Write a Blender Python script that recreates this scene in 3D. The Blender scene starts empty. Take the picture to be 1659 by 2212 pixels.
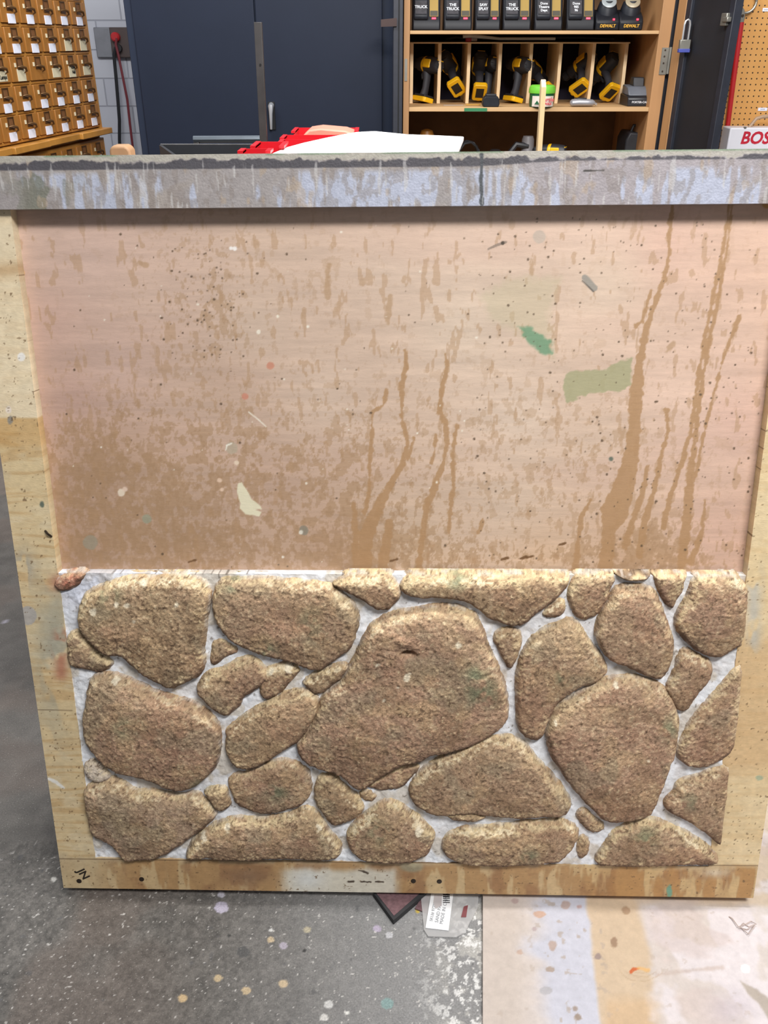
import bpy, math
import numpy as np
from mathutils import Vector, Matrix

# ------------------------------------------------------------------ camera model
W, H, F, PITCH, CH = 1659, 2212, 1865.0, math.radians(28.7), 1.348
CP, SP = math.cos(PITCH), math.sin(PITCH)
CX, CY = W / 2, H / 2
scene = bpy.context.scene
COL = scene.collection

def ray(px, py):
    x, y = (px - CX) / F, (py - CY) / F
    return Vector((x, CP - y * SP, -SP - y * CP))
def at(px, py, Y):                       # the point seen at (px,py) on the vertical plane Y
    d = ray(px, py); t = Y / d.y
    return Vector((d.x * t, Y, CH + d.z * t))
def onz(px, py, z=0.0):                  # the point seen at (px,py) on the level plane z
    d = ray(px, py); t = (z - CH) / d.z
    return Vector((d.x * t, d.y * t, z))
def project(P):                          # world (N,3) -> photo pixels
    x = P[:, 0]; y = P[:, 1]; z = P[:, 2] - CH
    zc = y * CP - z * SP; yc = -y * SP - z * CP
    return CX + F * x / zc, CY + F * yc / zc

# ------------------------------------------------------------------ numpy noise
_tb = {}
def vn(x, y, seed):
    if seed not in _tb: _tb[seed] = np.random.RandomState(seed).rand(256, 256)
    t = _tb[seed]
    xi = np.floor(x); yi = np.floor(y)
    fx = x - xi; fy = y - yi
    fx = fx * fx * fx * (fx * (fx * 6 - 15) + 10); fy = fy * fy * fy * (fy * (fy * 6 - 15) + 10)
    xi = xi.astype(np.int64); yi = yi.astype(np.int64)
    a = t[xi & 255, yi & 255]; b = t[(xi + 1) & 255, yi & 255]
    c = t[xi & 255, (yi + 1) & 255]; d = t[(xi + 1) & 255, (yi + 1) & 255]
    return (a + (b - a) * fx) * (1 - fy) + (c + (d - c) * fx) * fy
def fbm(x, y, seed, octv=4, gain=.5):
    s = 0; a = 1; n = 0
    for i in range(octv):
        s = s + a * vn(x * 2 ** i + 13.7 * i, y * 2 ** i + 7.3 * i, seed + i); n += a; a *= gain
    return s / n                          # about 0..1, mean .5
def sst(a, b, x):
    t = np.clip((x - a) / (b - a), 0, 1); return t * t * (3 - 2 * t)
def lin(c):
    c = np.asarray(c, float) / 255.0
    return np.where(c <= .04045, c / 12.92, ((c + .055) / 1.055) ** 2.4)
def mixc(A, c, m):
    return A + (np.asarray(c, float) - A) * m[..., None]
def shepard(X, Y, pts, p=2.2):
    num = 0; den = 0
    for x, y, c in pts:
        w = 1.0 / (((X - x) ** 2 + (Y - y) ** 2) + 900.0) ** (p / 2)
        num = num + w[..., None] * np.asarray(c, float); den = den + w
    return num / den[..., None]
def seg_d(X, Y, x0, y0, x1, y1):
    dx, dy = x1 - x0, y1 - y0
    t = np.clip(((X - x0) * dx + (Y - y0) * dy) / (dx * dx + dy * dy + 1e-12), 0, 1)
    return np.hypot(X - x0 - t * dx, Y - y0 - t * dy), t
def poly_sd(X, Y, pts):                   # signed distance, inside positive
    D = np.full(X.shape, 1e9); ins = np.zeros(X.shape, bool)
    n = len(pts)
    for i in range(n):
        x0, y0 = pts[i]; x1, y1 = pts[(i + 1) % n]
        d, _ = seg_d(X, Y, x0, y0, x1, y1); D = np.minimum(D, d)
        if y0 != y1:
            c = ((Y >= min(y0, y1)) & (Y < max(y0, y1)))
            ins ^= c & (X < (x1 - x0) * (Y - y0) / (y1 - y0) + x0)
    return np.where(ins, D, -D)
def line_m(X, Y, pts, soft=1.2, jit=None):  # mask of a stroke of (x,y,width)
    M = np.full(X.shape, -1e9)
    for (x0, y0, w0), (x1, y1, w1) in zip(pts[:-1], pts[1:]):
        d, t = seg_d(X, Y, x0, y0, x1, y1)
        M = np.maximum(M, w0 + (w1 - w0) * t - d)
    if jit is not None: M = M + jit
    return sst(-soft, soft, M)
def blob_m(X, Y, x, y, r, soft=1.2, jit=0, asp=1.0):
    return sst(-soft, soft, r - np.hypot(X - x, (Y - y) / asp) + jit)

# ------------------------------------------------------------------ materials
def nodes_mat(name):
    m = bpy.data.materials.new(name); m.use_nodes = True
    nt = m.node_tree; b = nt.nodes['Principled BSDF']
    return m, nt, b
def mat(name, c, rough=.55, metal=0.0, var=.10, scale=14.0, bump=0.0, stretch=(1, 1, 1), emit=0.0):
    m, nt, b = nodes_mat(name)
    L = lin(c)
    tc = nt.nodes.new('ShaderNodeTexCoord'); mp = nt.nodes.new('ShaderNodeMapping')
    mp.inputs['Scale'].default_value = stretch
    nz = nt.nodes.new('ShaderNodeTexNoise'); nz.inputs['Scale'].default_value = scale; nz.inputs['Detail'].default_value = 6
    rp = nt.nodes.new('ShaderNodeValToRGB')
    rp.color_ramp.elements[0].position = .3; rp.color_ramp.elements[1].position = .7
    rp.color_ramp.elements[0].color = (*(L * (1 - var)), 1); rp.color_ramp.elements[1].color = (*np.clip(L * (1 + var), 0, .95), 1)
    nt.links.new(tc.outputs['Object'], mp.inputs['Vector']); nt.links.new(mp.outputs['Vector'], nz.inputs['Vector'])
    nt.links.new(nz.outputs['Fac'], rp.inputs['Fac']); nt.links.new(rp.outputs['Color'], b.inputs['Base Color'])
    b.inputs['Roughness'].default_value = rough; b.inputs['Metallic'].default_value = metal
    if bump:
        bp = nt.nodes.new('ShaderNodeBump'); bp.inputs['Strength'].default_value = bump; bp.inputs['Distance'].default_value = .004
        nt.links.new(nz.outputs['Fac'], bp.inputs['Height']); nt.links.new(bp.outputs['Normal'], b.inputs['Normal'])
    if emit:
        b.inputs['Emission Color'].default_value = (*L, 1); b.inputs['Emission Strength'].default_value = emit
    return m
def attr_mat(name, rough=.7, grain=90., gvar=.10, bump=.15, bscale=400., spk=None, stretch=(1, 1, 1), bdist=.002):
    """painted / stained surface: mottling from the mesh's colour attribute, fine grain from noise nodes"""
    m, nt, b = nodes_mat(name); N = nt.nodes.new; K = nt.links.new
    at_ = N('ShaderNodeAttribute'); at_.attribute_name = 'stain'
    tc = N('ShaderNodeTexCoord'); mp = N('ShaderNodeMapping'); mp.inputs['Scale'].default_value = stretch
    K(tc.outputs['Object'], mp.inputs['Vector'])
    nz = N('ShaderNodeTexNoise'); nz.inputs['Scale'].default_value = grain; nz.inputs['Detail'].default_value = 8; nz.inputs['Roughness'].default_value = .65
    K(mp.outputs['Vector'], nz.inputs['Vector'])
    mr = N('ShaderNodeMapRange'); mr.inputs['From Min'].default_value = .3; mr.inputs['From Max'].default_value = .7
    mr.inputs['To Min'].default_value = 1 - gvar; mr.inputs['To Max'].default_value = 1 + gvar
    K(nz.outputs['Fac'], mr.inputs['Value'])
    mx = N('ShaderNodeMix'); mx.data_type = 'RGBA'; mx.blend_type = 'MULTIPLY'; mx.inputs['Factor'].default_value = 1
    K(at_.outputs['Color'], mx.inputs['A']); K(mr.outputs['Result'], mx.inputs['B'])
    out = mx.outputs['Result']
    for (sc, thr, colr, seed) in (spk or []):
        n2 = N('ShaderNodeTexNoise'); n2.inputs['Scale'].default_value = sc; n2.inputs['Detail'].default_value = 2
        m2 = N('ShaderNodeMapping'); m2.inputs['Location'].default_value = (seed, seed * .7, seed * .3)
        K(tc.outputs['Object'], m2.inputs['Vector']); K(m2.outputs['Vector'], n2.inputs['Vector'])
        r2 = N('ShaderNodeMapRange'); r2.inputs['From Min'].default_value = thr; r2.inputs['From Max'].default_value = thr + .04
        K(n2.outputs['Fac'], r2.inputs['Value'])
        x2 = N('ShaderNodeMix'); x2.data_type = 'RGBA'
        K(r2.outputs['Result'], x2.inputs['Factor']); K(out, x2.inputs['A']); x2.inputs['B'].default_value = (*lin(colr), 1)
        out = x2.outputs['Result']
    K(out, b.inputs['Base Color'])
    b.inputs['Roughness'].default_value = rough
    if bump:
        nb = N('ShaderNodeTexNoise'); nb.inputs['Scale'].default_value = bscale; nb.inputs['Detail'].default_value = 6
        K(mp.outputs['Vector'], nb.inputs['Vector'])
        bp = N('ShaderNodeBump'); bp.inputs['Strength'].default_value = bump; bp.inputs['Distance'].default_value = bdist
        K(nb.outputs['Fac'], bp.inputs['Height']); K(bp.outputs['Normal'], b.inputs['Normal'])
    return m

# ------------------------------------------------------------------ mesh building
class MB:
    def __init__(s): s.v = []; s.f = []; s.M = Matrix()
    def add(s, vs, fs):
        o = len(s.v); s.v += [tuple(s.M @ Vector(q)) for q in vs]; s.f += [tuple(i + o for i in f) for f in fs]; return s
    def box(s, x0, x1, y0, y1, z0, z1):
        return s.add([(x0, y0, z0), (x1, y0, z0), (x1, y1, z0), (x0, y1, z0), (x0, y0, z1), (x1, y0, z1), (x1, y1, z1), (x0, y1, z1)],
                     [(0, 3, 2, 1), (4, 5, 6, 7), (0, 1, 5, 4), (1, 2, 6, 5), (2, 3, 7, 6), (3, 0, 4, 7)])
    def prism(s, poly, a, b, axis='x'):      # poly in the two other axes (in order), extruded a..b
        n = len(poly)
        def P(q, t):
            return {'x': (t, q[0], q[1]), 'y': (q[0], t, q[1]), 'z': (q[0], q[1], t)}[axis]
        vs = [P(q, a) for q in poly] + [P(q, b) for q in poly]
        return s.add(vs, [tuple(range(n)), tuple(range(2 * n - 1, n - 1, -1))] + [(i, i + n, (i + 1) % n + n, (i + 1) % n) for i in range(n)])
    def tube(s, path, r, n=10, sq=1.0):
        P = [Vector(q) for q in path]; rs = r if isinstance(r, (list, tuple)) else [r] * len(P)
        vs = []; fs = []; ref = None
        for i, q in enumerate(P):
            t = (P[min(i + 1, len(P) - 1)] - P[max(i - 1, 0)]).normalized()
            if ref is None: ref = Vector((0, 0, 1)) if abs(t.z) < .9 else Vector((1, 0, 0))
            a = (ref - t * ref.dot(t)).normalized(); ref = a; b = t.cross(a)
            for k in range(n):
                g = 2 * math.pi * k / n
                vs.append(q + (a * math.cos(g) + b * math.sin(g) * sq) * rs[i])
        for i in range(len(P) - 1):
            for k in range(n):
                fs.append((i * n + k, i * n + (k + 1) % n, (i + 1) * n + (k + 1) % n, (i + 1) * n + k))
        fs += [tuple(range(n - 1, -1, -1)), tuple(range((len(P) - 1) * n, len(P) * n))]
        return s.add(vs, fs)
    def lathe(s, prof, axis='z', n=24, o=(0, 0, 0)):   # prof: (radius, along)
        vs = []; fs = []
        for r, h in prof:
            for k in range(n):
                g = 2 * math.pi * k / n; a, b = r * math.cos(g), r * math.sin(g)
                q = {'z': (a, b, h), 'y': (b, h, a), 'x': (h, a, b)}[axis]
                vs.append((q[0] + o[0], q[1] + o[1], q[2] + o[2]))
        m = len(prof)
        for i in range(m - 1):
            for k in range(n): fs.append((i * n + k, i * n + (k + 1) % n, (i + 1) * n + (k + 1) % n, (i + 1) * n + k))
        fs += [tuple(range(n - 1, -1, -1)), tuple(range((m - 1) * n, m * n))]
        return s.add(vs, fs)
    def build(s, name, m, parent=None, bevel=0.0, smooth=True, seg=2):
        me = bpy.data.meshes.new(name); me.from_pydata(s.v, [], s.f)
        import bmesh
        bm = bmesh.new(); bm.from_mesh(me); bmesh.ops.recalc_face_normals(bm, faces=bm.faces); bm.to_mesh(me); bm.free()
        if smooth:
            me.polygons.foreach_set('use_smooth', [True] * len(me.polygons)); me.set_sharp_from_angle(angle=math.radians(38))
        me.materials.append(m)
        o = bpy.data.objects.new(name, me); COL.objects.link(o)
        if parent: o.parent = parent
        if bevel:
            b = o.modifiers.new('bevel', 'BEVEL'); b.width = bevel; b.segments = seg; b.limit_method = 'ANGLE'; b.angle_limit = math.radians(35)
        return o
def tag(o, label=None, cat=None, group=None, kind=None):
    if label: o['label'] = label
    if cat: o['category'] = cat
    if group: o['group'] = group
    if kind: o['kind'] = kind
    return o
def thing(name, label, cat, loc=(0, 0, 0), rotz=0.0, group=None, kind=None):
    o = bpy.data.objects.new(name, None); COL.objects.link(o); o.empty_display_size = .05
    o.location = loc; o.rotation_euler = (0, 0, rotz)
    return tag(o, label, cat, group, kind)
def copy_tree(o, parent=None):
    c = o.copy(); COL.objects.link(c)
    if parent: c.parent = parent
    for ch in list(o.children): copy_tree(ch, c)
    return c
def text(name, s, size, m, parent, M, fat=0.0, shear=0.0, align='CENTER', depth=.0003, sx=1.0):
    cu = bpy.data.curves.new(name, 'FONT'); cu.body = s; cu.size = size; cu.offset = fat; cu.shear = shear
    cu.align_x = align; cu.align_y = 'CENTER'; cu.extrude = depth; cu.resolution_u = 3
    o = bpy.data.objects.new(name, cu)
    me = bpy.data.meshes.new_from_object(o); bpy.data.objects.remove(o)
    me.materials.clear(); me.materials.append(m)
    o = bpy.data.objects.new(name, me); COL.objects.link(o)
    if parent: o.parent = parent
    o.matrix_local = M @ Matrix.Diagonal((sx, 1, 1, 1))
    return o
def XZ(loc, tilt=0.0):                     # text facing -Y, tilted back by tilt
    return Matrix.Translation(loc) @ Matrix.Rotation(math.pi / 2 - tilt, 4, 'X')

def grid_obj(name, us, vs, zf, colf, m, parent=None, keep=None, skirt=None):
    """height field over the tensor grid us x vs (local x,y), z = zf, colour attribute from colf; optional skirt down to z=skirt"""
    U, V = np.meshgrid(us, vs, indexing='ij'); Z = zf(U, V) if callable(zf) else np.full(U.shape, float(zf))
    C = colf(U, V, Z)
    nu, nv = U.shape
    co = np.stack([U, V, Z], -1).reshape(-1, 3); cc = C.reshape(-1, 3)
    I = np.arange(nu * nv).reshape(nu, nv)
    Q = np.stack([I[:-1, :-1], I[1:, :-1], I[1:, 1:], I[:-1, 1:]], -1).reshape(-1, 4)
    if keep is not None:
        k = keep(U, V) if callable(keep) else keep
        kk = (k[:-1, :-1] & k[1:, :-1] & k[1:, 1:] & k[:-1, 1:]).reshape(-1); Q = Q[kk]
        used = np.unique(Q); mp = np.full(nu * nv, -1); mp[used] = np.arange(len(used)); Q = mp[Q]; co = co[used]; cc = cc[used]
    elif skirt is not None:
        ring = np.concatenate([I[:, 0], I[-1, 1:], I[-2::-1, -1], I[0, -2:0:-1]])
        n0 = len(co); lo = co[ring].copy(); lo[:, 2] = skirt
        co = np.concatenate([co, lo]); cc = np.concatenate([cc, cc[ring] * .9])
        n = len(ring); a = np.arange(n); b = (a + 1) % n
        Q = np.concatenate([Q, np.stack([ring[b], ring[a], n0 + a, n0 + b], -1)])
        c4 = len(co); x0, x1, y0, y1 = us[0], us[-1], vs[0], vs[-1]
        co = np.concatenate([co, [(x0, y0, skirt), (x1, y0, skirt), (x1, y1, skirt), (x0, y1, skirt)]]); cc = np.concatenate([cc, np.repeat(cc[:1], 4, 0)])
        Q = np.concatenate([Q, [[c4, c4 + 3, c4 + 2, c4 + 1]]])
    me = bpy.data.meshes.new(name)
    me.vertices.add(len(co)); me.vertices.foreach_set('co', co.astype(np.float32).ravel())
    me.loops.add(Q.size); me.loops.foreach_set('vertex_index', Q.astype(np.int32).ravel())
    me.polygons.add(len(Q)); me.polygons.foreach_set('loop_start', np.arange(0, Q.size, 4, dtype=np.int32))
    me.update(calc_edges=True); me.validate()
    me.polygons.foreach_set('use_smooth', np.ones(len(Q), bool))
    a = me.color_attributes.new('stain', 'FLOAT_COLOR', 'POINT')
    rgba = np.ones((len(co), 4), np.float32); rgba[:, :3] = lin(np.clip(cc, 0, 255)); a.data.foreach_set('color', rgba.ravel())
    if skirt is not None: me.set_sharp_from_angle(angle=math.radians(50))
    me.materials.append(m)
    o = bpy.data.objects.new(name, me); COL.objects.link(o)
    if parent: o.parent = parent
    return o
def steps(*segs):                          # (start, end, step) ... concatenated
    out = []
    for a, b, s in segs:
        n = max(1, int(round((b - a) / s))); out += list(np.linspace(a, b, n, endpoint=False))
    return np.array(out + [segs[-1][1]])

# ================================================================== THE PANEL
TL, TR, BR, BL = [Vector(q) for q in ((-.58537, 1.26326, -.14105), (.63413, 1.23145, -.12668), (.64990, 1.00046, -1.31775), (-.56960, 1.03226, -1.33212))]
for q in (TL, TR, BR, BL): q.z += CH
PU = ((TR - TL) + (BR - BL)).normalized(); PW = (TR - TL + BR - BL).length / 2
PV = ((TL - BL) + (TR - BR)); PV = (PV - PU * PV.dot(PU)).normalized(); PH = ((TL - BL).length + (TR - BR).length) / 2
PN = PU.cross(PV)
P0 = (TL + TR + BR + BL) / 4 - PU * PW / 2 - PV * PH / 2
PM = Matrix((( PU.x, PV.x, PN.x, P0.x), (PU.y, PV.y, PN.y, P0.y), (PU.z, PV.z, PN.z, P0.z), (0, 0, 0, 1)))
def pan(px, py, z=0.0):                    # photo point -> panel u,v on the plane z above its face
    d = ray(px, py); o = Vector((0, 0, CH)); q = P0 + PN * z
    t = (q - o).dot(PN) / d.dot(PN); w = o + d * t - P0
    return w.dot(PU), w.dot(PV)
def pan_px(U, V, z=0.0):
    P = np.array(P0) + U.reshape(-1, 1) * np.array(PU) + V.reshape(-1, 1) * np.array(PV) + z * np.array(PN)
    x, y = project(P); return x.reshape(U.shape), y.reshape(U.shape)

panel = thing('stone_sample_panel', 'tall plywood-framed panel with stained pink board above faux stone masonry, leaning in the foreground', 'panel')
panel.matrix_world = PM
ZB = -.019                                 # face of the recessed backing board
uL = pan(125, 1240)[0]; uR = pan(1609, 1277)[0]
vRail = pan(829, 446, .012)[1]; vBot = pan(800, 1862)[1]; vStone = pan(620, 1240, ZB)[1]

# ---- backing board: pink ply with water stains, drips and stray paint
def back_col(U, V, Z):
    X, Y = pan_px(U, V, ZB)
    C = shepard(X, Y, [
        (60, 480, (210, 181, 165)), (200, 560, (210, 181, 166)), (110, 700, (203, 170, 155)), (250, 780, (205, 175, 160)), (330, 640, (208, 180, 162)), (150, 860, (198, 164, 149)),
        (600, 520, (208, 182, 162)), (560, 700, (208, 184, 164)), (470, 850, (196, 168, 148)), (700, 850, (212, 188, 168)), (850, 560, (214, 190, 170)),
        (1000, 500, (220, 196, 176)), (1250, 480, (224, 196, 176)), (1450, 520, (226, 190, 170)), (1600, 560, (222, 188, 166)), (1000, 700, (219, 198, 177)),
        (1120, 900, (220, 198, 178)), (1300, 620, (224, 200, 178)), (1280, 950, (216, 190, 168)), (1450, 850, (222, 192, 172)), (1590, 900, (220, 184, 166)),
        (200, 1000, (184, 152, 130)), (160, 1150, (186, 154, 132)), (400, 1150, (186, 156, 134)), (600, 1050, (196, 166, 146)), (700, 1180, (190, 158, 134)),
        (900, 1150, (206, 180, 156)), (1100, 1080, (214, 190, 168)), (1180, 1200, (208, 178, 150)), (1560, 1150, (212, 176, 156)), (1350, 1180, (205, 172, 145))])
    g = fbm(U * 7, V * 60, 11, 4) - .5; g2 = fbm(U * 25 + 2 * fbm(U * 4, V * 8, 15, 2), V * 260, 17, 3) - .5
    C = C * (1 + .10 * g + .07 * g2)[..., None]
    pk = fbm(U * 3, V * 9, 23, 3)
    C = mixc(C, (210, 176, 158), .3 * sst(.5, .75, pk))
    # water stains
    def G(x, y, sx, sy): return np.exp(-((X - x) / sx) ** 2 - ((Y - y) / sy) ** 2)
    dens = .62 * G(230, 1010, 170, 130) + .6 * G(300, 1190, 320, 90) + .33 * G(450, 640, 130, 200) + .25 * G(760, 1000, 400, 200) + .42 * G(820, 1190, 150, 110) + .30 * G(1000, 1210, 500, 40) + .55 * G(1400, 1190, 130, 70) + .2 * G(1300, 1000, 250, 200) + .24 * G(520, 1050, 300, 150) + .12 * G(700, 620, 100, 100)
    n = fbm(U * 95, V * 70, 31, 4, .55); n2 = fbm(U * 190, V * 130, 37, 3, .55)
    for nn, lo, amt, cc in ((n, .69, .50, (168, 134, 98)), (n2, .75, .42, (166, 133, 100))):
        thr = lo - .36 * dens
        C = mixc(C, cc, amt * sst(thr, thr + .035, nn) * np.clip(dens * 2.2 + .15, 0, 1))
    n3 = fbm(U * 110, V * 40, 91, 3, .5)
    C = mixc(C, (178, 143, 108), .45 * sst(.69, .73, n3) * sst(430, 520, Y))
    C = mixc(C, (172, 138, 100), .22 * np.clip(dens - .35, 0, 1) * 1.6)
    hx = sst(225, 232, X + 30 * (n - .5)) * 0
    # drips
    jit = (fbm(U * 190, V * 130, 41, 3) - .5) * 9
    wide = 1.0
    drips = [
        [(1452, 425, 4), (1447, 490, 4.5), (1446, 545, 4.5), (1434, 605, 5), (1414, 655, 5), (1397, 710, 7), (1382, 780, 9), (1374, 850, 15), (1370, 930, 14), (1362, 1000, 17), (1345, 1060, 24), (1328, 1105, 30), (1315, 1150, 14), (1308, 1225, 16)],
        [(1578, 425, 3.5), (1565, 520, 4), (1545, 620, 4.5), (1525, 720, 4.5), (1508, 820, 5), (1495, 920, 5), (1470, 1010, 5), (1448, 1070, 5), (1432, 1140, 6)],
        [(1583, 425, 3), (1573, 520, 4), (1553, 640, 4), (1535, 720, 4.5), (1517, 820, 5), (1506, 900, 5), (1500, 960, 6), (1490, 1040, 9), (1485, 1110, 11), (1472, 1220, 10)],
        [(1597, 685, 5), (1575, 740, 4), (1558, 790, 3), (1540, 860, 3), (1520, 940, 3), (1508, 1000, 3), (1494, 1060, 4)],
        [(1440, 885, 5), (1443, 935, 4), (1428, 985, 5), (1420, 1030, 5), (1407, 1080, 6), (1392, 1130, 8), (1382, 1200, 8)],
        [(1397, 1008, 4), (1390, 1060, 6), (1372, 1110, 7), (1350, 1180, 8)],
        [(1275, 1080, 3), (1256, 1118, 5), (1250, 1170, 5), (1242, 1235, 7)],
        [(1523, 1080, 3), (1517, 1150, 5), (1492, 1215, 8)],
        [(1407, 628, 3), (1397, 660, 3), (1386, 695, 5), (1375, 702, 6)],
        [(875, 757, 4), (877, 790, 5), (868, 830, 5), (868, 900, 4), (880, 955, 5), (872, 1000, 5), (850, 1040, 5), (822, 1085, 6), (800, 1130, 7), (792, 1225, 10)],
        [(962, 767, 3), (965, 790, 4), (955, 840, 5), (950, 885, 6), (963, 918, 6), (966, 960, 5), (958, 1000, 5), (940, 1050, 7), (922, 1095, 8), (914, 1140, 6), (904, 1235, 7)],
        [(987, 920, 4), (980, 965, 4), (978, 1010, 5), (980, 1050, 5), (973, 1100, 5), (970, 1150, 4)],
        [(836, 842, 4), (828, 875, 4), (804, 890, 3), (803, 950, 4), (799, 1010, 4), (798, 1060, 4), (788, 1105, 6)],
        [(894, 945, 3), (886, 980, 4), (862, 1010, 5), (840, 1050, 7), (815, 1100, 13), (790, 1160, 16), (778, 1235, 10)],
        [(941, 940, 3), (938, 980, 3), (930, 1000, 4)], [(1043, 1120, 3), (1035, 1150, 4)], [(840, 1130, 9), (826, 1235, 12)], [(765, 1090, 4), (768, 1160, 8), (770, 1235, 8)]]
    DM = np.zeros(U.shape)
    for d in drips:
        xs = [q[0] for q in d]; ys = [q[1] for q in d]
        bb = (X > min(xs) - 50) & (X < max(xs) + 50) & (Y > min(ys) - 30) & (Y < max(ys) + 40)
        DM[bb] = np.maximum(DM[bb], line_m(X[bb], Y[bb], d, 1.3, jit[bb]))
    C = mixc(C, (176, 138, 98), .84 * DM)
    faint = [[(713, 572, 4), (706, 592, 5), (708, 640, 6)], [(843, 640, 5), (838, 700, 5)], [(300, 565, 4), (316, 572, 6)], [(1150, 560, 3), (1148, 590, 5)], [(1455, 740, 5), (1440, 760, 3)]]
    for d in faint: C = mixc(C, (176, 142, 106), .6 * line_m(X, Y, d, 2, jit))
    # stray paint
    j2 = (fbm(U * 160, V * 160, 53, 3) - .5) * 8
    def pm(pts, soft=1.5, j=1.0): return sst(-soft, soft, poly_sd(X, Y, pts) + j2 * j)
    C = mixc(C, (192, 184, 150), .42 * pm([(1040, 640), (1100, 602), (1210, 600), (1185, 680), (1195, 770), (1140, 730), (1060, 690)], 14, 2))
    C = mixc(C, (112, 154, 120), .85 * pm([(1118, 705), (1145, 708), (1192, 738), (1188, 750), (1193, 762), (1178, 766), (1160, 756), (1140, 738)], 4, 1.4))
    C = mixc(C, (168, 166, 128), .85 * pm([(1222, 806), (1260, 800), (1310, 800), (1335, 780), (1364, 775), (1364, 832), (1340, 845), (1280, 848), (1224, 870), (1217, 835)], 2, 1.2))
    C = mixc(C, (232, 226, 196), .95 * pm([(514, 1043), (522, 1042), (534, 1060), (543, 1078), (562, 1092), (566, 1100), (552, 1101), (566, 1106), (560, 1115), (530, 1111), (518, 1098), (520, 1088), (511, 1062)], 1.2, .3))
    for x, y, r, c in [(262, 1064, 8, (236, 222, 200)), (270, 1057, 6, (230, 205, 185)), (317, 1121, 10, (158, 158, 136)), (656, 1146, 10, (140, 134, 118)), (650, 1150, 5, (235, 230, 215)), (584, 790, 8, (205, 140, 115)), (529, 856, 7, (205, 138, 115)),
                       (499, 536, 4, (250, 248, 245)), (507, 537, 5, (250, 248, 245)), (558, 717, 5, (245, 238, 220)), (600, 684, 3, (245, 238, 220)), (665, 705, 3, (245, 240, 225)), (511, 1000, 5, (235, 215, 190)), (474, 1037, 5, (235, 205, 180)), (479, 1058, 4, (235, 205, 180)),
                       (500, 968, 13, (185, 170, 148)), (1320, 991, 5, (92, 104, 92)), (1165, 512, 14, (196, 180, 165)), (45, 590, 9, (215, 170, 105)), (195, 1172, 16, (160, 150, 130)), (1298, 442, 6, (235, 215, 195)), (1655, 440, 10, (205, 155, 90))]:
        C = mixc(C, c, .85 * blob_m(X, Y, x, y, r, 1.3, j2 * .35))
    C = mixc(C, (240, 232, 215), .9 * line_m(X, Y, [(537, 890, 1.3), (560, 908, 1.4), (575, 922, 1)], .8))
    C = mixc(C, (240, 235, 220), .9 * line_m(X, Y, [(488, 972, 1), (490, 962, 2), (500, 958, 1.5)], .8))
    C = mixc(C, (150, 132, 118), .9 * line_m(X, Y, [(1055, 538, 2), (1072, 530, 3), (1092, 523, 3)], .8)); C = mixc(C, (70, 60, 50), .9 * blob_m(X, Y, 1086, 525, 4, 1))
    C = mixc(C, (158, 152, 142), .95 * line_m(X, Y, [(1263, 600, 7), (1284, 622, 7)], 1, j2 * .3)); C = mixc(C, (70, 66, 62), .8 * line_m(X, Y, [(1258, 607, 1.2), (1282, 630, 1.6)], .8))
    rs = np.random.RandomState(5)
    for i in range(520):
        if i < 330: x, y = rs.uniform(1030, 1640), rs.uniform(470, 1225)
        elif i < 420: x, y = rs.normal(430, 60), rs.uniform(520, 780)
        else: x, y = rs.uniform(140, 1040), rs.uniform(480, 1225)
        r = rs.choice([1.2, 1.6, 2.1, 2.7], p=[.4, .3, .2, .1]); 
        bb = (abs(X - x) < 6) & (abs(Y - y) < 6)
        C[bb] = mixc(C[bb], (92, 74, 56) if i < 480 else (240, 232, 215), .85 * blob_m(X[bb], Y[bb], x, y, r, .9))
    for x, y in [(1090, 1207), (1130, 1205), (1145, 1203), (1215, 1175), (850, 1210), (415, 1212)]:
        C = mixc(C, (110, 78, 48), .9 * line_m(X, Y, [(x - 7, y + 2, 2), (x + 7, y - 2, 2.4)], 1, j2 * .5))
    return np.clip(C, 0, 255)
M_back = attr_mat('stained pink plywood', .62, 160., .05, .10, 500., stretch=(.35, 1.6, 1))
uo0, uo1 = uL - .004, PW - .02
grid_obj('backing_board', np.linspace(uo0, uo1, 800), np.linspace(vStone - .012, vRail + .03, 440), ZB, back_col, M_back, panel, skirt=ZB - .006)

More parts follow.
